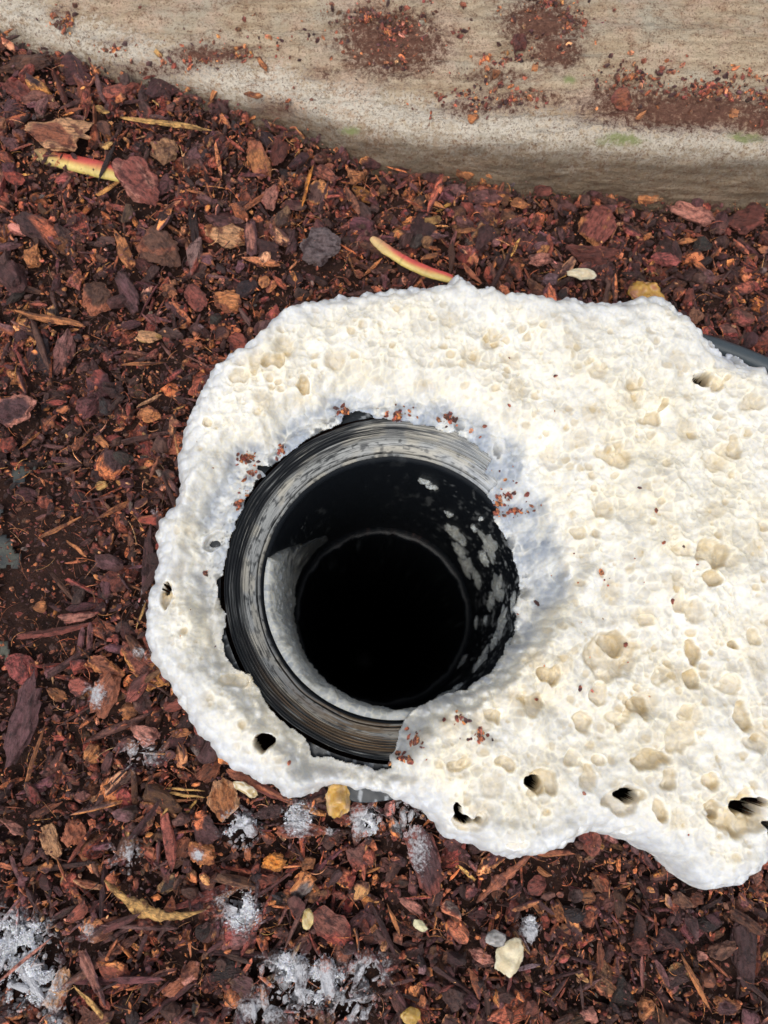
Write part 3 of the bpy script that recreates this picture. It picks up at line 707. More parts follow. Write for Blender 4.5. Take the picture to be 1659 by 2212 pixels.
def rotmats(yaw, tx, ty):
    cz, sz, cx, sx, cy, sy = np.cos(yaw), np.sin(yaw), np.cos(tx), np.sin(tx), np.cos(ty), np.sin(ty); o = np.ones_like(cz); z = o * 0
    A = np.stack([np.stack([cz, -sz, z], -1), np.stack([sz, cz, z], -1), np.stack([z, z, o], -1)], -2)
    B = np.stack([np.stack([o, z, z], -1), np.stack([z, cx, -sx], -1), np.stack([z, sx, cx], -1)], -2)
    C = np.stack([np.stack([cy, z, sy], -1), np.stack([z, o, z], -1), np.stack([-sy, z, cy], -1)], -2)
    return A @ B @ C
class Pile:
    def __init__(s): s.V = []; s.F = []; s.C = []; s.L = []; s.n = 0
    def add(s, V, F, C, L):
        s.V.append(V); s.F.append(F + s.n); s.C.append(C); s.L.append(L); s.n += len(V)
    def batch(s, protos, loc, scale, R, ca, cb):
        k = rng.integers(len(protos), size=len(loc))
        for j, (V, F, br) in enumerate(protos):
            i = np.where(k == j)[0]
            if not len(i): continue
            Ls = V[None] * scale[i][:, None, :]
            W = np.einsum('nij,nvj->nvi', R[i], Ls) + loc[i][:, None, :]
            off = rng.random((len(i), 1, 3)) * 3
            C = lerp(ca[i][:, None, :], cb[i][:, None, :], br[None, :, None])
            FF = (F[None] + (np.arange(len(i)) * len(V))[:, None, None]).reshape(-1, 3)
            s.add(W.reshape(-1, 3), FF, C.reshape(-1, 3), (Ls + off).reshape(-1, 3))
    def mesh(s, name, smooth=False):
        V = np.concatenate(s.V); C = np.concatenate(s.C); L = np.concatenate(s.L)
        return make_mesh(name, V, np.concatenate(s.F), {'col': C, '@lc': L, 'mould': mould_at(V[:, 0], V[:, 1])}, smooth)
def in_clear(x, y, margin=.0):
    """true where mulch can lie: outside pipe, in front of the timber, not buried deep below foam"""
    do = sdf(x, y, FO)
    ok = (do < margin) & (y < timber_edge(x) + .002) & (np.hypot(x - PC[0], y - PC[1]) > RO + .004)
    return ok, do
def palette(n, weights):
    keys = list(weights); p = np.array([weights[k] for k in keys], float); p /= p.sum()
    i = rng.choice(len(keys), n, p=p); c = np.array([PAL[k] for k in keys])[i]
    return c * rng.uniform(1.0, 2.7, (n, 1)) * np.array([1.08, 1.0, .90]) * (1 + .12 * rng.normal(size=(n, 3)).clip(-1, 1)), np.array(keys)[i]
SKIN = {'dark': 7.5, 'purple': 3.2, 'red': 2.6, 'brown': 2.5, 'black': .8, 'rust': .8, 'grey': .35}
INNER = {'rust': 3, 'orange': 2.0, 'red': 3, 'tan': .9, 'dark': 2.5, 'pink': .5, 'purple': 1.5}
# warm zones (upper middle has more orange chips; the left edge is dark crumb)
LEFTDARK = lambda x, y: np.exp(-(((x + .143) / .034) ** 2 + ((y - .045) / .055) ** 2))

MARKS = [(118,285,'ragged upper left flake'),(355,268,'longest yellow splinter'),(200,357,'shorter pink stalk'),(665,397,'upright orange splinter'),(690,540,'flat grey bark disc'),(880,565,'longer pink stalk'),(110,690,'fibrous orange splinter'),(350,535,'largest bark nugget'),(418,642,'bright red chunk'),(570,320,'rust chunks by timber'),(1282,495,'largest red nugget'),(1492,460,'pink grey strip'),(1618,472,'dark red timber flake'),(1257,592,'upper cream flake'),(1398,638,'amber lump'),(1540,745,'dark grey hose'),(1046,366,'slivers leaning on timber'),(1115,388,'grey timber chip'),(313,786,'level orange splinter'),(324,895,'oval orange chip'),(28,890,'purplish pink edge flake'),(168,1184,'splinters on dark soil'),(235,1212,'purple bark block'),(105,1367,'longest reddish stick'),(317,1218,'tall strip beside foam'),(225,1440,'mould flecked orange chunk'),(45,1572,'largest dark bark slab'),(228,1500,'mould spotted rust chunk'),(320,1588,'curled pink flake'),(482,1738,'largest orange tan flake'),(560,1702,'long red brown strip'),(728,1722,'amber drip'),(588,1862,'bright orange square chip'),(130,1800,'tan and rust flakes'),(325,1972,'curved yellow shaving'),(50,2080,'lower left mould patch'),(190,2095,'straight reddish stick'),(415,2102,'pinkish angular chunk'),(520,1965,'peach splinter mould'),(700,2115,'frosted pink bottom strip'),(918,1850,'frosted bark slab'),(1092,1893,'long rust bark strip'),(1271,1931,'orange notch nugget'),(1501,1942,'square rust chip'),(1101,2067,'lower right cream flake'),(1071,2027,'striped grey pebble'),(1385,2040,'dark red lower flake'),(1502,2120,'long bottom right splinter'),(1605,2062,'big dark bark block'),(888,2195,'mustard yellow crumb'),(1274,2190,'pinkish bottom nugget')]
HAND = []
def hand(x, y, L, W_, a, kind, col, label, name='bark_chip', cat='bark chip', surf='m', c2=None, lift=0, curve=0): HAND.append((x, y, L, W_, a, kind, col, label, name, cat, surf, c2, lift, curve))
h = hand
h(118,285,145,80,-5,'flake','tan','large rust brown bark flake with ragged tan edges near upper left corner',c2='rust',lift=3)
h(355,268,205,13,-8,'splinter','yellow','longest straight yellow splinter below the left part of the timber','wood_splinter','splinter',lift=4)
h(215,237,42,14,-15,'splinter','yellow','short yellow splinter end just left of the longest yellow splinter','wood_splinter','splinter',lift=2)
h(232,347,95,11,63,'splinter','black','thin black twig crossing the shorter pink and yellow stalk','twig','twig',lift=6)
h(228,314,34,16,25,'splinter','yellow','short pale yellow stub above the crossing of twig and pink stalk','wood_splinter','splinter',lift=5)
h(290,395,120,90,-42,'flake','red','flat purplish red bark flake at the right end of the shorter pink stalk',c2='pink',lift=3)
h(665,397,104,9,76,'splinter','brightorange','bright orange splinter standing nearly upright in the mulch below timber','wood_splinter','splinter',lift=6)
h(362,328,58,72,-80,'flake','tan','square tan bark flake under the longest yellow splinter',lift=2)
h(462,205,58,14,58,'splinter','orange','small curved orange shaving above the left end of the longest splinter','wood_shaving','shaving',lift=5)
h(560,338,95,52,-72,'chunk','rust','rust brown bark chunk with orange spots beneath the middle left timber edge',c2='orange')
h(607,322,75,42,78,'chunk','red','dull red bark chunk right beside a rust brown one below the timber')
h(772,381,44,38,0,'flake','orange','small round orange flake on the mulch right of the upright splinter',lift=3)
h(690,540,92,82,0,'flake','grey','round flat grey brown bark disc between two dark strips above the foam',c2='grey',lift=3)
h(110,690,165,20,-12,'splinter','orange','fibrous orange splinter lying across the dark soil at the left edge','wood_splinter','splinter',lift=4)
h(210,638,88,78,70,'chunk','rust','big rusty bark nugget right above the fibrous orange splinter',c2='brown')
h(272,548,115,28,-64,'splinter','orange','broad orange wood sliver pointing down left of a large dark nugget','wood_splinter','splinter',lift=2)
h(350,535,100,88,-30,'chunk','brown','largest dark bark nugget with a raw red left face',c2='rust',lift=1)
h(283,640,110,40,-62,'flake','purple','ribbed purple brown bark strip right of the big rusty nugget',lift=1)
h(418,490,96,22,-82,'flake','black','dark grey upright strip beside a deep gap in the mulch',lift=1)
h(490,510,95,50,-10,'chunk','tan','knobbly tan bark chunk left of a flat purple strip',c2='orange')
h(542,515,84,28,-86,'flake','purple','flat purple strip of bark with pink tip left of the grey disc',c2='pink',lift=2)
h(628,530,60,26,72,'flake','purple','narrow dark purple bark strip touching the left of the grey disc')
h(585,425,62,40,80,'chunk','red','smooth oval red nugget left of the upright orange splinter',c2='pink')
h(418,642,66,44,-45,'chunk','red','bright red bark chunk above the upper left rim of the foam',c2='red',lift=2)
h(488,648,74,48,-15,'chunk','orange','orange mottled bark chunk next to the bright red chunk',c2='rust')
h(570,612,34,24,80,'chunk','orange','small clean orange nugget above the foam edge',lift=2)
h(68,552,52,46,50,'flake','orange','tan orange wedge flake with a pointed lower tip near the left edge',c2='orange',lift=2)
h(45,200,80,40,-28,'flake','red','reddish bark slab leaning at the far left below the timber',c2='red')
h(85,215,80,36,5,'chunk','pink','pinkish brown bark chunk directly above the large ragged flake')
h(40,140,150,34,-3,'flake','brown','long brown bark slab tucked under the far left timber edge')
h(45,1572,245,72,74,'flake','purple','largest dark purple bark slab slanting at the left edge of the photo','bark_slab','bark slab',c2='purple',lift=7)
h(73,1640,165,11,72,'splinter','orange','long orange splinter leaning along the right side of the dark slab','wood_splinter','splinter',lift=10)
h(482,1738,112,72,-80,'flake','tan','largest orange tan bark flake below the lower left foam edge',c2='orange',lift=5)
h(400,1706,92,8,-3,'splinter','yellow','upper straw coloured sliver of the small bundle by the orange tan flake','wood_splinter','splinter',lift=3)
h(400,1717,86,9,-6,'splinter','yellow','middle straw coloured sliver of the small bundle by the orange tan flake','wood_splinter','splinter',lift=3.5)
h(392,1729,84,7,4,'splinter','orange','lowest straw coloured sliver of the small bundle by the orange tan flake','wood_splinter','splinter',lift=3)
h(360,1748,50,6,52,'splinter','yellow','thin yellow sliver slanting below the straw bundle','wood_splinter','splinter',lift=3)
h(560,1702,155,27,-27,'flake','rust','long red brown strip pushed against the lower left foam edge',c2='red',lift=6)
h(452,1668,60,44,40,'chunk','rust','rust red chunk tucked under the lower left corner of foam')
h(588,1862,56,42,-12,'flake','brightorange','bright orange square chip below the amber drip',lift=4)
h(668,1869,36,36,20,'flake','orange','small peach coloured chip right of the bright orange square chip',lift=3)
h(490,1930,68,13,24,'splinter','orange','peach splinter lying just above a white mould patch','wood_splinter','splinter',lift=5)
h(325,1972,235,30,-14,'strip','yellow','curved yellow bark shaving with frayed underside near the lower left','wood_shaving','shaving',lift=5,curve=34)
h(190,2095,165,26,-66,'flake','purple','straight reddish brown stick beside the lower left mould patch','stick','stick',lift=4,c2='pink')
h(45,2080,180,9,38,'splinter','pink','thin pink twig crossing the lower left mould patch','twig','twig',lift=6)
h(110,1812,82,44,-65,'flake','tan','tan flake left of a square rust flake in the lower left mulch',c2='tan',lift=2)
h(157,1795,62,50,-70,'flake','rust','square rust coloured flake in the lower left mulch',c2='rust',lift=3)
h(30,1790,62,28,-28,'flake','pink','peach coloured flake at the left edge below the dark slab',lift=3)
h(95,1752,85,16,28,'splinter','rust','brown sliver above the square rust flake','wood_splinter','splinter',lift=2)
h(320,1588,80,52,-25,'flake','pink','curled pink orange flake lightly frosted with mould left of foam bottom',lift=3)
h(390,1582,44,22,0,'flake','orange','small orange flake right of the curled pink flake')
h(228,1500,105,60,75,'chunk','rust','rust bark chunk with a white mould spot left of the foam',c2='rust',lift=2)
h(122,1502,52,30,-30,'flake','orange','small orange chip right of the big dark slab top',lift=1)
h(272,1535,48,38,0,'chunk','orange','round orange nugget below the mould spotted rust chunk')
h(650,1792,115,42,-5,'flake','rust','red brown flake below the foam with mould on its upper edge',c2='red',lift=2)
h(582,1750,64,38,5,'flake','dark','smooth dark brown flake beside the frosted red strip',lift=2)
h(415,2102,60,46,55,'chunk','pink','pinkish angular chunk in the lower left centre',c2='rust')
h(380,2140,62,44,30,'chunk','rust','rust angular chunk touching the pinkish one below it',c2='pink')
h(126,2145,110,52,80,'flake','tan','tan bark flake right of the lower left mould patch',c2='rust',lift=1)
h(198,2172,130,17,-48,'splinter','yellow','yellow split stick at the bottom left edge','stick','stick',lift=4)
h(702,2112,100,40,-84,'flake','pink','pinkish bark strip frosted white near the bottom centre',lift=3)
h(652,2115,92,30,-85,'flake','dark','dark pointed chip lying on white mould near the bottom centre',lift=6)
h(437,1843,68,54,-30,'chunk','orange','orange chunk with a white mould spot below the orange tan flake',c2='rust',lift=2)
h(395,1830,58,36,75,'chunk','rust','rust nugget touching the left of the mould spotted orange chunk')
h(370,1960,32,50,0,'flake','rust','ragged rust flake above the curved yellow shaving')
h(188,1908,68,26,-12,'flake','tan','striped tan flake in the dark mulch of the lower left',c2='rust')
h(240,1987,42,18,2,'chunk','rust','small rust bean shaped nugget under the curved shaving')
h(1092,1893,170,22,44,'strip','rust','long rust bark strip running down left from under the foam bump','bark_strip','bark strip',c2='pink',lift=6)
h(1200,1845,95,17,-3,'splinter','rust','short rust strip tucked under the foam between its two bottom bumps','bark_strip','bark strip',c2='orange',lift=4)
h(1172,1882,42,14,-30,'splinter','orange','small orange sliver right of the long rust strip','wood_splinter','splinter',lift=3)
h(1271,1931,42,42,0,'chunk','orange','orange nugget below the notch in the bottom foam edge',lift=2)
h(1501,1942,32,36,0,'flake','rust','small square rust chip under the lowest foam bump',lift=2)
h(1037,2066,58,34,-12,'flake','pink','peach chip left of the cream flake at lower right',lift=3)
h(1502,2120,150,13,-62,'splinter','orange','long orange splinter slanting at the bottom right','wood_splinter','splinter',lift=5)
h(1274,2190,46,50,0,'chunk','pink','pinkish nugget cut by the bottom edge of the photo',lift=3)
h(1395,2180,44,44,45,'flake','orange','triangular orange chip near the bottom right edge',lift=3)
h(1565,2176,66,44,-4,'flake','orange','orange topped square bark chip in the bottom right corner',c2='purple',lift=3)
h(918,1850,175,68,-74,'flake','red','large bark slab frosted with white mould below the foam','bark_slab','bark slab',c2='purple',lift=3)
h(1147,2012,60,44,-70,'chunk','grey','chip covered in white mould above the cream flake',lift=2)
h(848,1985,74,12,-68,'splinter','orange','orange splinter below the frosted bark slab','wood_splinter','splinter',lift=4)
h(890,1960,70,30,-35,'flake','pink','pale pink strip with mould below the frosted bark slab',lift=1)
h(1515,2064,28,26,0,'chunk','pink','small salmon coloured nugget in the lower right mulch',lift=3)
h(1385,2040,48,46,0,'flake','red','dark red flake in the lower right mulch')
h(1605,2062,150,64,-82,'chunk','dark','big dark brown bark block at the lower right edge',c2='brown')
h(1295,2060,75,18,-88,'flake','rust','upright brown strip in the lower right mulch')
h(1160,1908,50,44,30,'chunk','red','dusky red nugget right of the long rust strip')
h(1240,1975,50,40,10,'chunk','black','black angular chip in the mulch under the foam notch')
h(1402,425,62,30,-8,'chunk','orange','tan orange chunk against the foot of the timber',c2='tan',lift=2)
h(1492,460,108,36,-20,'flake','pink','pink grey bark strip at the foot of the timber near the right edge',lift=3)
h(1618,472,100,62,12,'flake','red','dark red bark flake by the timber at the right edge',lift=2)
h(1120,440,46,18,-14,'splinter','orange','small orange block chip below the middle of the timber','wood_splinter','splinter',lift=3)
h(950,335,78,24,14,'flake','orange','pink orange flake leaning on the timber edge',c2='pink',lift=6)
h(1046,366,62,18,-40,'splinter','orange','orange sliver leaning on timber right of the pink orange flake','wood_splinter','splinter',lift=6)
h(1002,366,52,44,-20,'flake','orange','frayed orange flake under the two pieces leaning on the timber',lift=4)
h(1115,388,42,36,0,'chunk','grey','grey bark chip touching the dark face of the timber',lift=3)
h(1174,410,38,30,0,'chunk','red','small red nugget beside the grey chip at the timber foot',lift=3)
h(940,438,52,17,-32,'splinter','orange','orange sliver in the mulch below the leaning orange flake','wood_splinter','splinter',lift=4)
h(1005,498,46,11,2,'splinter','orange','tiny level orange splinter above the longer pink stalk','wood_splinter','splinter',lift=4)
h(935,475,38,22,15,'flake','yellow','pale yellow chip left of the tiny level splinter',lift=3)
h(1165,562,52,30,18,'flake','pink','peach flake above the top edge of the foam',lift=2)
h(1282,495,95,84,60,'chunk','red','largest red bark nugget with orange cracks below the timber',c2='orange')
h(1484,520,50,11,15,'splinter','orange','thin orange splinter below the pink grey strip','wood_splinter','splinter',lift=4)
h(975,560,80,18,84,'splinter','brown','brown upright sliver touching the right end of the longer stalk','wood_splinter','splinter',lift=5)
h(1020,590,60,14,-45,'splinter','rust','rust sliver between the longer stalk and the foam','wood_splinter','splinter',lift=3)
h(930,555,44,14,18,'splinter','orange','little orange sliver on top of the longer pink stalk','wood_splinter','splinter',lift=7)
h(1270,548,120,44,-5,'flake','red','broad flat dark red bark sheet above the cream flake')
h(324,895,62,36,10,'chunk','orange','oval orange chip with a dark centre left of the foam',c2='rust',lift=2)
h(129,1142,104,12,27,'splinter','orange','orange splinter on the dark soil left of the foam','wood_splinter','splinter',lift=4)
h(164,1184,58,12,-38,'splinter','orange','orange splinter pointing down right below another one on dark soil','wood_splinter','splinter',lift=4)
h(216,952,44,18,-45,'chunk','orange','curved orange chip at the edge of the dark soil',lift=2)
h(168,955,46,22,55,'flake','rust','brown chip left of the curved orange chip')
h(313,786,102,10,3,'splinter','orange','level orange splinter left of the upper foam edge','wood_splinter','splinter',lift=4)
h(324,865,62,9,25,'splinter','tan','dull tan splinter above the oval orange chip','wood_splinter','splinter',lift=3)
h(324,727,56,30,-12,'chunk','tan','pale crumbly tan chunk above the level orange splinter',c2='yellow',lift=3)
h(28,890,80,82,-20,'flake','pink','large purplish pink bark flake at the left edge on dark soil',c2='purple',lift=5)
h(222,1046,32,24,10,'chunk','yellow','small yellow orange nugget left of the foam',lift=3)
h(235,1212,66,40,-20,'chunk','purple','purple brown bark block left of the foam',lift=2)
h(125,1258,100,12,-50,'splinter','brown','long brown twig left of the purple bark block','twig','twig',lift=4)
h(105,1367,210,20,10,'splinter','red','longest reddish stick lying level left of the foam','stick','stick',lift=5)
h(165,1335,100,24,4,'flake','red','pinkish red strip just above the longest reddish stick',c2='pink',lift=4)
h(225,1440,90,56,-15,'chunk','orange','orange chunk with mould flecks left of the foam',c2='rust',lift=2)
h(317,1218,172,28,87,'flake','purple','tall dark bark strip pressed along the left foam edge',lift=2)
h(305,1330,64,7,70,'splinter','yellow','thin yellow splinter at the left edge of the foam','wood_splinter','splinter',lift=4)
h(86,1312,32,26,0,'chunk','orange','small orange nugget above the longest reddish stick',lift=2)
h(332,1011,54,10,65,'splinter','rust','small rust splinter standing by the left foam edge','wood_splinter','splinter',lift=3)
h(250,840,60,40,0,'flake','dark','smooth dark flake right of the dark soil patch')
h(415,740,40,20,0,'chunk','rust','rust crumb nugget beside the upper left foam edge')
h(1512,343,52,20,-58,'flake','rust','red brown chip stuck to the dark face of the timber',surf='t',lift=1)
h(1119,93,44,40,70,'flake','red','round dark red flake on top of the timber',surf='t')
h(1345,216,52,44,10,'flake','red','red flake at the left end of the right hand dirt streak on timber',surf='t',c2='rust')
h(1071,158,22,18,0,'chunk','orange','left of two small orange crumbs on top of the timber',surf='t')
h(1156,147,22,18,30,'chunk','orange','right of two small orange crumbs on top of the timber',surf='t')
h(1019,255,28,20,25,'flake','orange','orange crumb on the pale front edge of the timber',surf='t')
h(1584,245,24,20,0,'chunk','orange','orange crumb in the right hand dirt streak on the timber',surf='t')
h(566,138,38,15,-48,'flake','orange','slim orange chip on the left part of the timber',surf='t')
h(340,115,26,12,-35,'flake','yellow','tiny yellow orange chip near the left end of the timber',surf='t')
h(550,206,44,14,-5,'flake','orange','orange flake near the timber edge above the upright splinter',surf='t')
h(1384,250,30,10,35,'splinter','orange','orange sliver right of the red flake on the timber','wood_splinter','splinter',surf='t')
h(912,48,14,12,0,'chunk','cream','tiny white crumb on top of the timber',surf='t')

def surface_point(a, b, surf, lift):
    z = -.012
    for _ in range(6):
        q = P(a, b, z)
        z = (ground(q[0], q[1]) + .0058 + lift * .001) if surf == 'm' else timber_top(q[0], q[1]) + .001
        z = float(z)
    return P(a, b, z)
HP = []
def place_hand():
    for (a, b, L, W_, an, kind, col, label, name, cat, surf, c2, lift, curve) in HAND:
        q = surface_point(a, b, surf, lift * .55)
        if surf == 't' and b > 320: q = P(a, b, .004); 
        d = np.linalg.norm(q - np.array([0, 0, CAM_H])); m_ = (CAM_H - q[2]) / FPX
        # directions of the photo's axes laid on the ground
        e = P(a + math.cos(math.radians(an)) * 10, b - math.sin(math.radians(an)) * 10, q[2]) - q
        f = P(a - math.sin(math.radians(an)) * 10, b - math.cos(math.radians(an)) * 10, q[2]) - q
        hl = np.linalg.norm(e) / 10 * L / 2; hw = np.linalg.norm(f) / 10 * W_ / 2
        yaw = math.atan2(e[1], e[0])
        if kind == 'strip':
            n = 40; t = np.linspace(-1, 1, n); ring = 8
            wv = hw * (1 - np.abs(t) ** 3 * .85) * (1 + .3 * vn(t * 6, t * 0, seed=400)) * np.interp(t, [-1, -.2, .4, 1], [.7, 1.2, .8, .25])
            yc = curve * m_ * (t ** 2) if curve else 0 * t
            V = []
            for k in range(n):
                for p_ in range(ring):
                    al = 2 * math.pi * p_ / ring
                    V.append((hl * t[k], yc[k] + wv[k] * math.cos(al) * (1 + .25 * rng.normal() * .5), .0012 * math.sin(al) + .002 * math.sin(t[k] * 2)))
            V = np.array(V); Fq = grid_faces(n, ring); 
            Fq = np.array([[k * ring + p_, (k + 1) * ring + p_, (k + 1) * ring + (p_ + 1) % ring, k * ring + (p_ + 1) % ring] for k in range(n - 1) for p_ in range(ring)])
            F = np.r_[Fq[:, [0, 1, 2]], Fq[:, [0, 2, 3]]]; br = (rng.random(len(V)) < .2) * 1.0
            sc_ = np.ones(3); tilt = (0, 0)
        else:
            kk = 'flake' if kind == 'flake' else ('splinter' if kind == 'splinter' else 'chunk')
            V, F, br = chunk_proto(4 if max(L, W_) > 55 else 3, kk)
            ex = np.abs(V).max(0)
            V = V / ex
            if kind == 'splinter':
                V[:, 0] *= 1; V[:, 1] += .25 * vn(V[:, 0] * 2 + a, V[:, 0] * 0, seed=401); V[:, 2] += .3 * (V[:, 0] ** 2)
                sq = np.clip(1 - .45 * np.abs(V[:, 0]) ** 3, .2, 1); V[:, 1] *= sq
                th_ = min(hw * .8, .0016)
            elif kind == 'flake':
                th_ = min(hw * .42, .0019)
                nz = vn(V[:, 0] * 3 + a, V[:, 1] * 3 + b, seed=402)
                V[:, 2] += .8 * nz + .5 * V[:, 0] ** 2
                rag = 1 + .10 * vn(V[:, 0] * 9 + a, V[:, 1] * 9, seed=403); V[:, :2] *= rag[:, None]
                br = np.maximum(br, ss(.72, .86, np.hypot(V[:, 0], V[:, 1]) + .2 * nz))
            else:
                th_ = min(hw, hl) * .62
            sc_ = np.array([hl * 1.06, hw * 1.06, th_])
            tilt = (rng.normal() * .13, rng.normal() * .10)
            if kind == 'splinter': tilt = (rng.normal() * .3, rng.normal() * .03)
        Vs = V * sc_
        R = rotmats(np.array([yaw]), np.array([tilt[0]]), np.array([tilt[1]]))[0]
        W = Vs @ R.T
        base = np.array(PAL[col]) * (1.35 if col != 'grey' else 1); c2_ = np.array(PAL[c2]) if c2 else base * .45 + np.array([.02, .008, .006])
        if kind == 'flake' and c2: ca, cb = c2_, base
        else: ca, cb = base, c2_
        C = lerp(ca[None], cb[None], br[:, None])
        ml = mould_at(W[:, 0] + q[0], W[:, 1] + q[1])
        if surf == 't' or name == 'twig': ml *= 0
        me = make_mesh(name, W, F, {'col': C, '@lc': Vs + rng.random(3) * 3, 'mould': ml}, smooth=(kind in ('strip',)))
        o = obj(name, me, BARK_CLEAN, label=label, cat=cat, group='bark chips and splinters lying on top of the mulch' if surf == 'm' else 'bark crumbs on the timber')
        o.location = q
        HP.append((q[0], q[1], math.cos(yaw), math.sin(yaw), hl, max(hw, .0012)))
place_hand()
def clear_of_hand(x, y, pad=.0015):
    ok = np.ones(x.shape, bool)
    for (a, b, c, s_, hl, hw) in HP:
        u = (x - a) * c + (y - b) * s_; v = -(x - a) * s_ + (y - b) * c
        ok &= ~((np.abs(u) < hl * .9 + pad) & (np.abs(v) < hw * .85 + pad))
    return ok

def scatter(n, rx=(-.235, .235), ry=(-.20, .34)):
    return rng.uniform(*rx, n), rng.uniform(*ry, n)
def build_mulch():
    big = [chunk_proto(3, k) for k in ('chunk',) * 10 + ('flake',) * 8]
    med = [chunk_proto(2, k) for k in ('chunk',) * 20 + ('flake',) * 7]
    sma = [chunk_proto(1, 'chunk') for _ in range(16)] 
    tin = [chunk_proto(1, 'chunk') for _ in range(24)]
    cru = [chunk_proto(0, 'chunk') for _ in range(14)]
    pile = Pile(); auto = []
    def layer(n, protos, smin, smax, lift, tilt, asp, flat, skinw, inner=.5, below=.0, pw=2.0, power=1.6, single=0, pad=.0015, zone=True):
        x, y = scatter(n)
        ok, do = in_clear(x, y, below)
        ok &= clear_of_hand(x, y, pad)
        if zone: ok &= rng.random(n) > LEFTDARK(x, y) * (1.25 if smax > .0024 else .35)
        x, y, do = x[ok], y[ok], do[ok]; m = len(x)
        sz = smin + (smax - smin) * rng.random(m) ** power
        a_ = rng.uniform(*asp, m)
        scl = np.stack([sz * np.sqrt(a_), sz / np.sqrt(a_), sz * rng.uniform(*flat, m)], -1)
        z = ground(x, y) + lift[0] + (lift[1] - lift[0]) * rng.random(m)
        z = z - .006 * ss(-.001, .006, do)
        loc = np.stack([x, y, z], -1)
        yaw = rng.uniform(0, 2 * np.pi, m)
        R = rotmats(yaw, rng.normal(size=m) * tilt, rng.normal(size=m) * tilt)
        ca, ka = palette(m, skinw); cb, kb = palette(m, INNER)
        use = rng.random(m) < inner
        cb = np.where(use[:, None], cb, ca * .7)
        return loc, scl, R, ca, cb, ka, kb, use
    # big pieces: the largest stand alone as things
    loc, scl, R, ca, cb, ka, kb, use = layer(760, big, .0038, .0085, (.001, .0075), .42, (1.0, 2.2), (.3, .7), SKIN, .55, -.001)
    PX, PY = px_of(loc[:, 0], loc[:, 1], loc[:, 2])
    vis = (PX > 5) & (PX < 1654) & (PY > 5) & (PY < 2207)
    order = np.argsort(-(scl[:, 0] * scl[:, 1]) * vis)
    top = order[:150]; top = top[vis[top]]
    rest = np.setdiff1d(np.arange(len(loc)), top)
    pile.batch(big, loc[rest], scl[rest], R[rest], ca[rest], cb[rest])
    word = {'dark': 'dark brown', 'purple': 'purple brown', 'red': 'dull red', 'brown': 'mid brown', 'black': 'blackish', 'rust': 'rusty', 'grey': 'greyish'}
    seen = set()
    for i in top:
        V, F, br = big[rng.integers(len(big))]
        Vs = V * scl[i]; W = Vs @ R[i].T
        C = lerp(ca[i][None], cb[i][None], br[:, None])
        me = make_mesh('bark_chip', W, F, {'col': C, '@lc': Vs + rng.random(3) * 3, 'mould': mould_at(W[:, 0] + loc[i, 0], W[:, 1] + loc[i, 1])}, False)
        asp = scl[i, 0] / scl[i, 1]
        shape = 'long' if asp > 1.8 else ('chunky' if scl[i, 2] > .4 * scl[i, 1] else 'flat')
        px, py = PX[i], PY[i]
        tail = (' with %s face' % {'rust': 'rusty', 'orange': 'orange', 'red': 'reddish', 'tan': 'tan', 'dark': 'dark', 'pink': 'pinkish', 'purple': 'purplish'}[kb[i]]) if use[i] and kb[i] != ka[i] else ''
        k = min(range(len(MARKS)), key=lambda q: (MARKS[q][0] - px) ** 2 + (MARKS[q][1] - py) ** 2)
        ddx, ddy = px - MARKS[k][0], MARKS[k][1] - py
        side = ('right of' if ddx > 0 else 'left of') if abs(ddx) > abs(ddy) else ('above' if ddy > 0 else 'below')
        lab = '%s %s bark chip%s %s the %s' % (shape, word[ka[i]], tail, side, MARKS[k][2])
        if lab in seen:
            bpy.data.meshes.remove(me); pile.batch(big, loc[[i]], scl[[i]], R[[i]], ca[[i]], cb[[i]]); continue
        seen.add(lab)
        o = obj('bark_chip', me, BARK, label=lab, cat='bark chip', group='bark chips and splinters lying on top of the mulch')
        o.location = loc[i]
    for args in [
        (6200, med, .0020, .0052, (-.001, .0072), .65, (1.0, 2.4), (.35, .85), SKIN, .55, .004),
        (11000, sma, .0012, .0028, (-.001, .0075), .8, (1.0, 3.0), (.3, .8), {**SKIN, 'rust': 1.6, 'orange': .9}, .5, .003),
    ]:
        n, pr, a, b, lf, tl, asp, fl, sk, inn, bel = args
        loc, scl, R, ca, cb, *_ = layer(n, pr, a, b, lf, tl, asp, fl, sk, inn, bel); pile.batch(pr, loc, scl, R, ca, cb)
    shr = [chunk_proto(2, 'splinter') for _ in range(12)]
    loc, scl, R, ca, cb, *_ = layer(2000, shr, .0014, .0034, (.001, .0078), .3, (3.5, 9), (.3, .8), {'dark': 4, 'purple': 4, 'red': 2.5, 'rust': 2, 'orange': .8}, .35, .002)
    pile.batch(shr, loc, scl, R, ca, cb)
    loc, scl, R, ca, cb, *_ = layer(900, shr, .0030, .0058, (.002, .0080), .2, (5, 14), (.3, .7), {'dark': 4, 'purple': 5, 'brown': 2, 'red': 1.5}, .2, .001, zone=False)
    lowleft = (loc[:, 0] < -.02) & (loc[:, 1] < .04) | (rng.random(len(loc)) < .25)
    pile.batch(shr, loc[lowleft], scl[lowleft], R[lowleft], ca[lowleft], cb[lowleft])
    obj('bark_mulch', pile.mesh('bark_mulch'), BARK, kind='stuff', label='red brown shredded bark mulch covering the ground', cat='mulch')
    # slivers and needles
    pile = Pile(); spl = [chunk_proto(1, 'splinter') for _ in range(16)]
    loc, scl, R, ca, cb, *_ = layer(3200, spl, .0009, .0026, (.001, .0075), .25, (5, 16), (.35, .8), {'dark': 4, 'purple': 3, 'rust': 2.5, 'orange': 2.2, 'tan': .8, 'red': 2, 'yellow': .5}, .3, .001, pad=.0)
    pile.batch(spl, loc, scl, R, ca, cb)
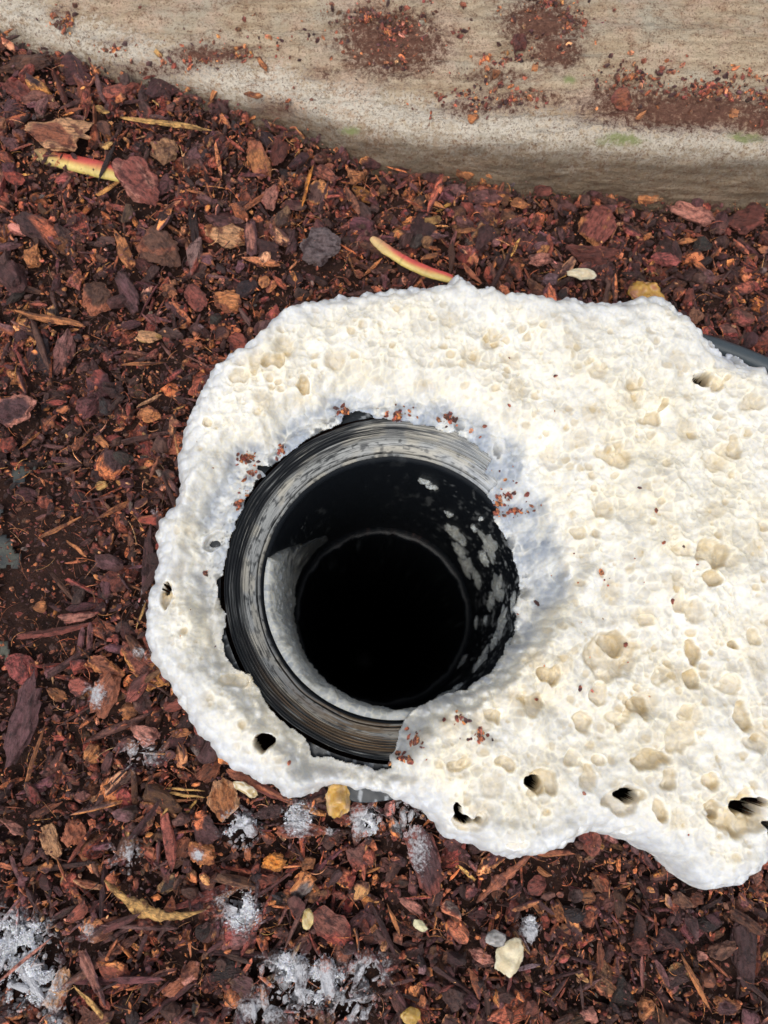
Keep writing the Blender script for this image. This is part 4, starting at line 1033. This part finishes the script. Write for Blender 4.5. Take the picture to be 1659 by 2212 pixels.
    obj('bark_slivers', pile.mesh('bark_slivers'), BARK, kind='stuff', label='thin slivers of shredded bark strewn through the mulch', cat='mulch')
    # crumbs
    pile = Pile()
    loc, scl, R, ca, cb, *_ = layer(30000, tin, .0006, .0018, (-.001, .0066), 1.2, (1, 2.2), (.4, .9), {**SKIN, 'rust': 1.6, 'orange': 1.0}, .4, .002, pad=-.0008)
    pile.batch(tin, loc, scl, R, ca, cb)
    loc, scl, R, ca, cb, *_ = layer(36000, cru, .0003, .0009, (-.001, .0070), 1.2, (1, 2.5), (.4, .9), {**SKIN, 'rust': 2, 'orange': 1.5, 'tan': .5, 'grey': .7}, .4, .001, pad=-.003)
    pile.batch(cru, loc, scl, R, ca, cb)
    obj('bark_crumbs', pile.mesh('bark_crumbs'), BARK, kind='stuff', label='fine dark bark crumbs filling the gaps of the mulch', cat='mulch')
    pile = Pile()
    loc, scl, R, ca, cb, *_ = layer(22000, tin, .00035, .0011, (.0045, .0086), 1.2, (1, 3), (.4, .9), {'dark': 6, 'purple': 2.5, 'red': 2, 'rust': 1.8, 'orange': 1.6, 'tan': .3}, .4, .001, pad=-.0022)
    pile.batch(tin, loc, scl, R, ca, cb)
    obj('loose_crumbs', pile.mesh('loose_crumbs'), BARK, kind='stuff', label='small crumbs of bark lying over the larger chips', cat='mulch')
    # fibres
    def fibres(n, where=None, L=(.004, .013), wid=.00013, w=None, lift=(.002, .009)):
        x, y = scatter(n) if where is None else where
        ok, do = in_clear(x, y, 0); x, y = x[ok], y[ok]; n = len(x); S = 7 if n > 3000 else 5
        yaw = rng.uniform(0, 2 * np.pi, n); ln = rng.uniform(*L, n); bend = rng.normal(size=n) * 1.1; rise = rng.normal(size=n) * .25
        t = np.linspace(-.5, .5, S)
        A = yaw[:, None] + bend[:, None] * t[None]
        dx = np.cos(A) * ln[:, None] / S; dy = np.sin(A) * ln[:, None] / S
        px = x[:, None] + np.cumsum(dx, 1); py = y[:, None] + np.cumsum(dy, 1)
        pz = ground(x, y)[:, None] + rng.uniform(*lift, n)[:, None] + rise[:, None] * t[None] * ln[:, None] - (t[None] ** 2) * .004
        wv = wid * rng.uniform(.6, 1.7, n)[:, None] * (1 - 1.2 * t[None] ** 2)
        V = np.empty((n, S, 3, 3))
        for k in range(3):
            al = 2 * math.pi * k / 3
            V[:, :, k, 0] = px - np.sin(A) * wv * math.cos(al); V[:, :, k, 1] = py + np.cos(A) * wv * math.cos(al); V[:, :, k, 2] = pz + wv * math.sin(al)
        F = []
        for s_ in range(S - 1):
            for k in range(3):
                a, b, c, d = s_ * 3 + k, s_ * 3 + (k + 1) % 3, (s_ + 1) * 3 + (k + 1) % 3, (s_ + 1) * 3 + k
                F += [[a, b, c], [a, c, d]]
        F = (np.array(F)[None] + (np.arange(n) * S * 3)[:, None, None]).reshape(-1, 3)
        C, _ = palette(n, w or {'brown': 3, 'rust': 3, 'orange': 1.6, 'tan': 1.2, 'dark': 3, 'yellow': .4})
        return V.reshape(-1, 3), F, np.repeat(C, S * 3, 0)
    V, F, C = fibres(6500)
    obj('bark_fibres', make_mesh('bark_fibres', V, F, {'col': C, '@lc': V, 'mould': mould_at(V[:, 0], V[:, 1]) * .5}), BARK, kind='stuff', label='loose thread like bark fibres among the mulch', cat='fibres')
    # white mould threads and clumps
    for (a, b, ra, rb, st) in MOULD:
        if st < .9: continue
        n = int(ra * rb * .55)
        r_ = np.sqrt(rng.random(n)) * .95; al = rng.uniform(0, 2 * np.pi, n)
        pts = PV(a + ra * r_ * np.cos(al), b + rb * r_ * np.sin(al), -.012)
        keep = fbm(pts[:, 0] * 230, pts[:, 1] * 230, o=4, seed=430) > -.25 + .5 * r_ ** 2 + .2 * rng.random(len(pts))
        pts = pts[keep]
        V, F, C = fibres(len(pts) // 3, (pts[::3, 0][:len(pts) // 3], pts[::3, 1][:len(pts) // 3]), (.0005, .0014), .00005, lift=(.004, .0078))
        C = np.full_like(C, .82) * np.array([.99, .99, 1.01])
        # clumps
        m = len(pts)
        if m < 8: continue
        pc = Pile(); sz = .00014 + .00038 * rng.random(m) ** 2
        lo = np.c_[pts[:m], ground(pts[:m, 0], pts[:m, 1]) + rng.uniform(.0035, .0078, m)]
        pc.batch(tin, lo, np.stack([sz * 1.3, sz, sz * .7], -1), rotmats(rng.uniform(0, 6, m), rng.normal(size=m), rng.normal(size=m)), np.full((m, 3), .80), np.full((m, 3), .72))
        gx = np.arange(pts[:, 0].min() - .002, pts[:, 0].max() + .002, .00038); gy = np.arange(pts[:, 1].min() - .002, pts[:, 1].max() + .002, .00038)
        GX, GY = np.meshgrid(gx, gy, indexing='ij'); QX, QY = px_of(GX, GY, np.full(GX.shape, -.012))
        rr_ = np.hypot((QX - a) / ra, (QY - b) / rb)
        mk = fbm(GX * 230, GY * 230, o=4, seed=430) + .36 - .75 * rr_ ** 1.6 + .25 * fbm(GX * 900, GY * 900, o=2, seed=431)
        GZ = ground(GX, GY) + .0048 + .0022 * np.clip(mk, -.5, .5) + .0014 * fbm(GX * 420, GY * 420, o=3, seed=432) + .0006 * fbm(GX * 1000 + GY * 300, GY * 900 - GX * 250, o=2, seed=433)
        Fs = grid_faces(len(gx), len(gy)); Fs = Fs[(mk.ravel()[Fs] > 0).all(1)]
        if len(Fs):
            us, iv = np.unique(Fs, return_inverse=True); Fs = iv.reshape(Fs.shape); Vs_ = np.c_[GX.ravel(), GY.ravel(), GZ.ravel()][us]
            pc.add(Vs_, np.r_[Fs[:, [0, 1, 2]], Fs[:, [0, 2, 3]]], np.full((len(Vs_), 3), .80), Vs_)
        V2 = np.concatenate(pc.V); F2 = np.concatenate(pc.F) + len(V); C2 = np.concatenate(pc.C) * np.array([1.0, 1.0, 1.02])
        lab = {(40, 2040): 'upper part of the big white mould patch in the lower left corner', (60, 2120): 'lower part of the big white mould patch in the lower left corner',
               (520, 1790): 'white mould tuft right of the orange tan flake', (645, 1770): 'white mould hanging from the foam onto the red brown flake', (790, 1775): 'round white mould tuft right of the amber drip',
               (520, 1970): 'fluffy white mould patch below the peach splinter', (620, 2090): 'white mould patch left of the dark pointed chip near the bottom', (700, 2120): 'white mould on the frosted pink strip near the bottom',
               (1147, 2010): 'small white mould patch on a chip above the cream flake', (430, 1845): 'tiny white mould spot on the orange chunk'}[(a, b)]
        obj('mould_patch', make_mesh('mould_patch', np.r_[V, V2], np.r_[F, F2], {'col': np.r_[C, C2]}), FUZZ, kind='stuff', label=lab, cat='mould', group='white mould on the mulch')
    # crumbs on the timber and on the foam film
    def crumbs_on(name, pts, zf, n, smin, smax, label, w_):
        X = []; 
        for (a, b, ra, rb, wt) in pts:
            m = int(n * wt); r_ = np.abs(rng.normal(size=m)) * .75; al = rng.uniform(0, 2 * np.pi, m)
            X.append(PV(a + ra * r_ * np.cos(al), b + rb * r_ * np.sin(al), .01))
        X = np.concatenate(X); z = zf(X[:, 0], X[:, 1]); ok = z > -.5; X = X[ok]; z = z[ok]; m = len(X)
        sz = smin + (smax - smin) * rng.random(m) ** 2.5
        ca, _ = palette(m, w_); cb, _ = palette(m, INNER)
        pc = Pile(); pc.batch(tin, np.c_[X, z + sz * .2], np.stack([sz * 1.4, sz, sz * .7], -1), rotmats(rng.uniform(0, 6, m), rng.normal(size=m), rng.normal(size=m)), ca, cb)
        me = make_mesh(name, np.concatenate(pc.V), np.concatenate(pc.F), {'col': np.concatenate(pc.C), '@lc': np.concatenate(pc.L), 'mould': np.zeros(pc.n)}, False)
        obj(name, me, BARK, kind='stuff', label=label, cat='crumbs')
    def tz(x, y):
        yt = np.interp(x, TW[:, 0], TW[:, 1])
        return np.where(y > yt + .001, timber_top(x, y), -9)
    crumbs_on('dirt_crumbs', [(850,95,110,65,1.5),(790,60,70,45,.6),(1170,50,90,50,1.1),(1200,110,60,40,.6),(1080,165,90,20,.4),(1010,235,80,25,.7),(130,25,40,20,.3),(450,118,100,20,.8),(1500,235,200,36,1.8),(1345,212,80,30,.7),(1640,260,90,36,.8),(600,235,80,25,.6),(250,90,60,14,.3),(1100,235,70,20,.5),(560,90,500,70,.7)],
              tz, 210, .0003, .0016, 'brown dirt and bark crumbs scattered on top of the timber', {'dark': 4, 'brown': 5, 'rust': 2, 'orange': .7, 'red': 1.5})
    def fzf(x, y):
        i = np.clip(((x - fx[0]) / FS).round().astype(int), 0, len(fx) - 1); j = np.clip(((y - fy[0]) / FS).round().astype(int), 0, len(fy) - 1)
        return np.where(FK[i, j], FZ[i, j], -9)
    crumbs_on('bark_specks', [(525,975,22,16,1.2),(540,1010,16,16,.6),(603,962,9,16,.6),(505,1080,8,10,.4),(745,872,18,12,1),(860,880,30,16,1.3),(975,890,26,14,1),(1110,1050,30,30,1.3),(1130,1085,36,12,1),(1060,1000,30,20,.5),(1030,1590,30,14,1),(900,1600,16,16,.9),(870,1640,22,8,.8),(435,1228,4,4,.15),(530,1060,30,30,.6),(1000,930,60,20,.4),(990,1550,20,10,.5),(1100,1190,12,26,1.2),(1130,1330,8,20,.5),(800,1645,20,5,.3),(1300,1250,420,420,1.2),(500,1300,150,300,.5)],
              fzf, 34, .0003, .0015, 'red bark specks stuck in the foam film around the pipe mouth', {'red': 5, 'rust': 3, 'dark': 2.5, 'orange': .8})
build_mulch()

# ------------------------------------------------------------------ single small things
def stalk(pts, wid, label, z0):
    n = 60; t = np.linspace(0, 1, n)
    pts = np.array(pts, float); tk = np.linspace(0, 1, len(pts))
    px = np.interp(t, tk, pts[:, 0]); py = np.interp(t, tk, pts[:, 1]); k = np.ones(7) / 7
    px = np.convolve(np.pad(px, 3, 'edge'), k, 'valid'); py = np.convolve(np.pad(py, 3, 'edge'), k, 'valid')
    W = np.array([P(a, b, z0) for a, b in zip(px, py)])
    c0 = W.mean(0); W = W - c0
    tg = np.gradient(W, axis=0); tg /= np.linalg.norm(tg, axis=1)[:, None]; nr = np.stack([-tg[:, 1], tg[:, 0], tg[:, 2] * 0], -1)
    rr = wid * MM / 2 * np.interp(t, [0, .1, .4, .7, .92, 1], [.4, .85, 1.05, 1, .9, .7]) * (1 + .08 * vn(t * 9, t * 0, seed=500) + .05 * vn(t * 30, t * 0, seed=502))
    ring = 20; V = []; C = []
    for i in range(n):
        for j in range(ring):
            al = 2 * math.pi * j / ring
            V.append(W[i] + nr[i] * rr[i] * math.cos(al) + np.array([0, 0, 1]) * rr[i] * .55 * math.sin(al))
            s = math.cos(al); y_ = float(ss(.35, -.55, np.array(s + .25 * vn(np.array(t[i] * 8), np.array(al), seed=501))))
            c = lerp(np.array([.62, .10, .08]), np.array([.66, .50, .15]), y_)
            c = lerp(c, np.array([.66, .45, .22]), float(ss(.45, .05, np.array(t[i]))) * .8)
            c = c * (.72 + .28 * float(ss(.0, .05, np.array(abs((t[i] * 3.4) % 1 - .5))))) * (1 + .16 * float(vn(np.array(t[i] * 9), np.array(al * 3), seed=503)))
            C.append(c * .92)
    V = np.array(V); F = np.array([[i * ring + j, (i + 1) * ring + j, (i + 1) * ring + (j + 1) % ring, i * ring + (j + 1) % ring] for i in range(n - 1) for j in range(ring)])
    V = np.r_[V, [W[0], W[-1]]]; C = C + [C[0], C[-1]]
    me = make_mesh('plant_stalk', V, F, {'col': np.array(C)})
    import bmesh
    bm = bmesh.new(); bm.from_mesh(me); bm.verts.ensure_lookup_table()
    bm.faces.new([bm.verts[j] for j in range(ring)]); bm.faces.new([bm.verts[(n - 1) * ring + j] for j in range(ring)]); bm.to_mesh(me); bm.free()
    o = obj('plant_stalk', me, FLESH, label=label, cat='plant stalk', group='pink and yellow stalks in the mulch'); o.location = c0
stalk([(70,330),(130,346),(200,362),(275,382)], 44, 'shorter pink and yellow plant stalk in the upper left mulch', -.0025)
stalk([(800,512),(835,540),(880,568),(925,588),(980,604)], 29, 'longer curved pink and yellow plant stalk above the foam', -.005)

def blob(name, a, b, L, W_, an, z, thick, cols, mat, label, cat, sub=4, seed=0, group=None, rag=.25):
    q = P(a, b, z); D, F = ICO[sub]
    e = P(a + math.cos(math.radians(an)) * 10, b - math.sin(math.radians(an)) * 10, z) - q; yaw = math.atan2(e[1], e[0])
    m_ = (CAM_H - z) / FPX
    r = 1 + rag * vn(D[:, 0] * 1.6 + seed, D[:, 1] * 1.6, D[:, 2] * 1.6, seed=510) + .12 * vn(D[:, 0] * 5 + seed, D[:, 1] * 5, D[:, 2] * 5, seed=511)
    V = D * r[:, None] * np.array([L / 2 * m_, W_ / 2 * m_, thick]); V[:, 2] += thick * .8 * vn(V[:, 0] * 400 + seed, V[:, 1] * 400, seed=512)
    R = rotmats(np.array([yaw]), np.array([.1]), np.array([.1]))[0]
    f = (vn(D[:, 0] * 2.5 + seed, D[:, 1] * 2.5, D[:, 2] * 2.5, seed=513) + 1) / 2
    C = lerp(np.array(cols[0])[None], np.array(cols[1])[None], ss(.35, .65, f)[:, None])
    o = obj(name, make_mesh(name, V @ R.T, F, {'col': C, '@lc': V, 'mould': V[:, 0] * 0}), mat, label=label, cat=cat, group=group); o.location = q
blob('resin_lump', 1398, 638, 92, 66, -28, -.003, .0035, [(.50, .29, .07), (.42, .20, .12)], RESIN, 'amber yellow foam lump sticking out above the top foam edge', 'foam lump', seed=3)
blob('resin_drip', 728, 1722, 50, 78, 0, -.004, .0045, [(.55, .33, .08), (.60, .40, .20)], RESIN, 'amber drip hanging from the bottom foam edge left of centre', 'foam lump', seed=9)
blob('cream_flake', 1257, 592, 72, 24, -3, -.005, .0011, [(.66, .60, .44), (.60, .50, .33)], PALE, 'cream coloured flake lying above the top foam edge', 'flake', seed=14)
blob('cream_flake', 1101, 2067, 66, 48, 62, -.006, .0010, [(.68, .60, .42), (.60, .50, .32)], PALE, 'cream coloured flake at the lower right with a pointed tip', 'flake', seed=21)
blob('cream_flake', 531, 1704, 52, 22, -30, -.004, .0010, [(.68, .62, .48), (.45, .33, .16)], PALE, 'small cream flake between the red strip and the orange tan flake', 'flake', seed=33)
blob('cream_flake', 907, 1999, 30, 18, -25, -.006, .0010, [(.60, .56, .36), (.50, .44, .26)], PALE, 'tiny greenish cream shell like flake below the frosted slab', 'flake', seed=41)
blob('pebble', 1071, 2027, 44, 26, 0, -.006, .0022, [(.22, .21, .20), (.42, .40, .38)], PALE, 'small striped grey pebble above left of the cream flake', 'pebble', seed=50, rag=.05)
blob('yellow_crumb', 665, 1985, 22, 36, 0, -.006, .0016, [(.55, .40, .15), (.60, .48, .25)], RESIN, 'small yellow crumb in the mulch at bottom centre', 'crumb', seed=61)
blob('yellow_crumb', 888, 2195, 36, 26, 0, -.006, .0016, [(.45, .28, .06), (.50, .32, .10)], RESIN, 'mustard yellow crumb cut by the bottom photo edge', 'crumb', seed=66)
blob('foam_tuft', 1225, 662, 60, 22, 5, -.003, .002, [(.72, .74, .80), (.60, .63, .72)], FOAM, 'wispy bluish foam tuft at the top foam edge right of centre', 'foam tuft', seed=71, group='foam tufts')
blob('foam_tuft', 1056, 634, 14, 34, 12, -.002, .0016, [(.72, .74, .80), (.66, .68, .74)], FOAM, 'thin upright white tuft on the top foam edge', 'foam tuft', seed=75, group='foam tufts')
blob('foam_tuft', 1580, 782, 26, 40, 25, -.001, .002, [(.72, .74, .80), (.66, .68, .74)], FOAM, 'pale blue tuft rising by the hose at the right', 'foam tuft', seed=79, group='foam tufts')
blob('foam_tuft', 1478, 715, 34, 20, -45, -.004, .0018, [(.60, .60, .58), (.45, .42, .38)], FOAM, 'greyish crumbly tuft on the upper right foam edge', 'foam tuft', seed=83, group='foam tufts')

def hose():
    pts = [(1420,715),(1490,735),(1545,750),(1600,770),(1660,795),(1760,850)]
    W = np.array([P(a, b, -.010) for a, b in pts]); t = np.linspace(0, 1, 40); tk = np.linspace(0, 1, len(W))
    W = np.stack([np.interp(t, tk, W[:, k]) for k in range(3)], -1); c0 = W.mean(0); W -= c0
    tg = np.gradient(W, axis=0); tg /= np.linalg.norm(tg, axis=1)[:, None]; nr = np.stack([-tg[:, 1], tg[:, 0], tg[:, 0] * 0], -1)
    ring = 24; V = np.array([W[i] + .0042 * (nr[i] * math.cos(2 * math.pi * j / ring) + np.array([0, 0, 1]) * math.sin(2 * math.pi * j / ring)) for i in range(40) for j in range(ring)])
    F = np.array([[i * ring + j, (i + 1) * ring + j, (i + 1) * ring + (j + 1) % ring, i * ring + (j + 1) % ring] for i in range(39) for j in range(ring)])
    o = obj('hose', make_mesh('hose', V, F, {'col': np.full((len(V), 3), 1.0) * np.array([.05, .065, .075])}), PLASTIC, label='dark grey hose peeking out beside the upper right foam edge', cat='hose'); o.location = c0
hose()

def fabric():
    n = 90; x = np.linspace(-.20, -.118, n); y = np.linspace(-.005, .135, n); X, Y = np.meshgrid(x, y, indexing='ij')
    d = 1 - np.hypot((X + .168) / .045, (Y - .062) / .07) + .9 * fbm(X * 70, Y * 70, o=4, seed=600)
    Z = ground(X, Y) + .0040 + .0022 * fbm(X * 45, Y * 45, o=3, seed=601) 
    F = grid_faces(n, n); F = F[(d.ravel()[F] > .42).all(1)]; us, inv = np.unique(F, return_inverse=True)
    V = np.c_[X.ravel(), Y.ravel(), Z.ravel()][us]
    C = lerp(np.array([.045, .05, .052]), np.array([.11, .11, .085]), ss(-.2, .4, fbm(V[:, 0] * 90, V[:, 1] * 90, o=3, seed=602))[:, None])
    o = obj('weed_fabric', make_mesh('weed_fabric', V, inv.reshape(F.shape), {'col': C}), FABRIC, label='dark grey weed fabric showing through soil at the left edge', cat='fabric')
    m = o.modifiers.new('thickness', 'SOLIDIFY'); m.thickness = .0006
fabric()
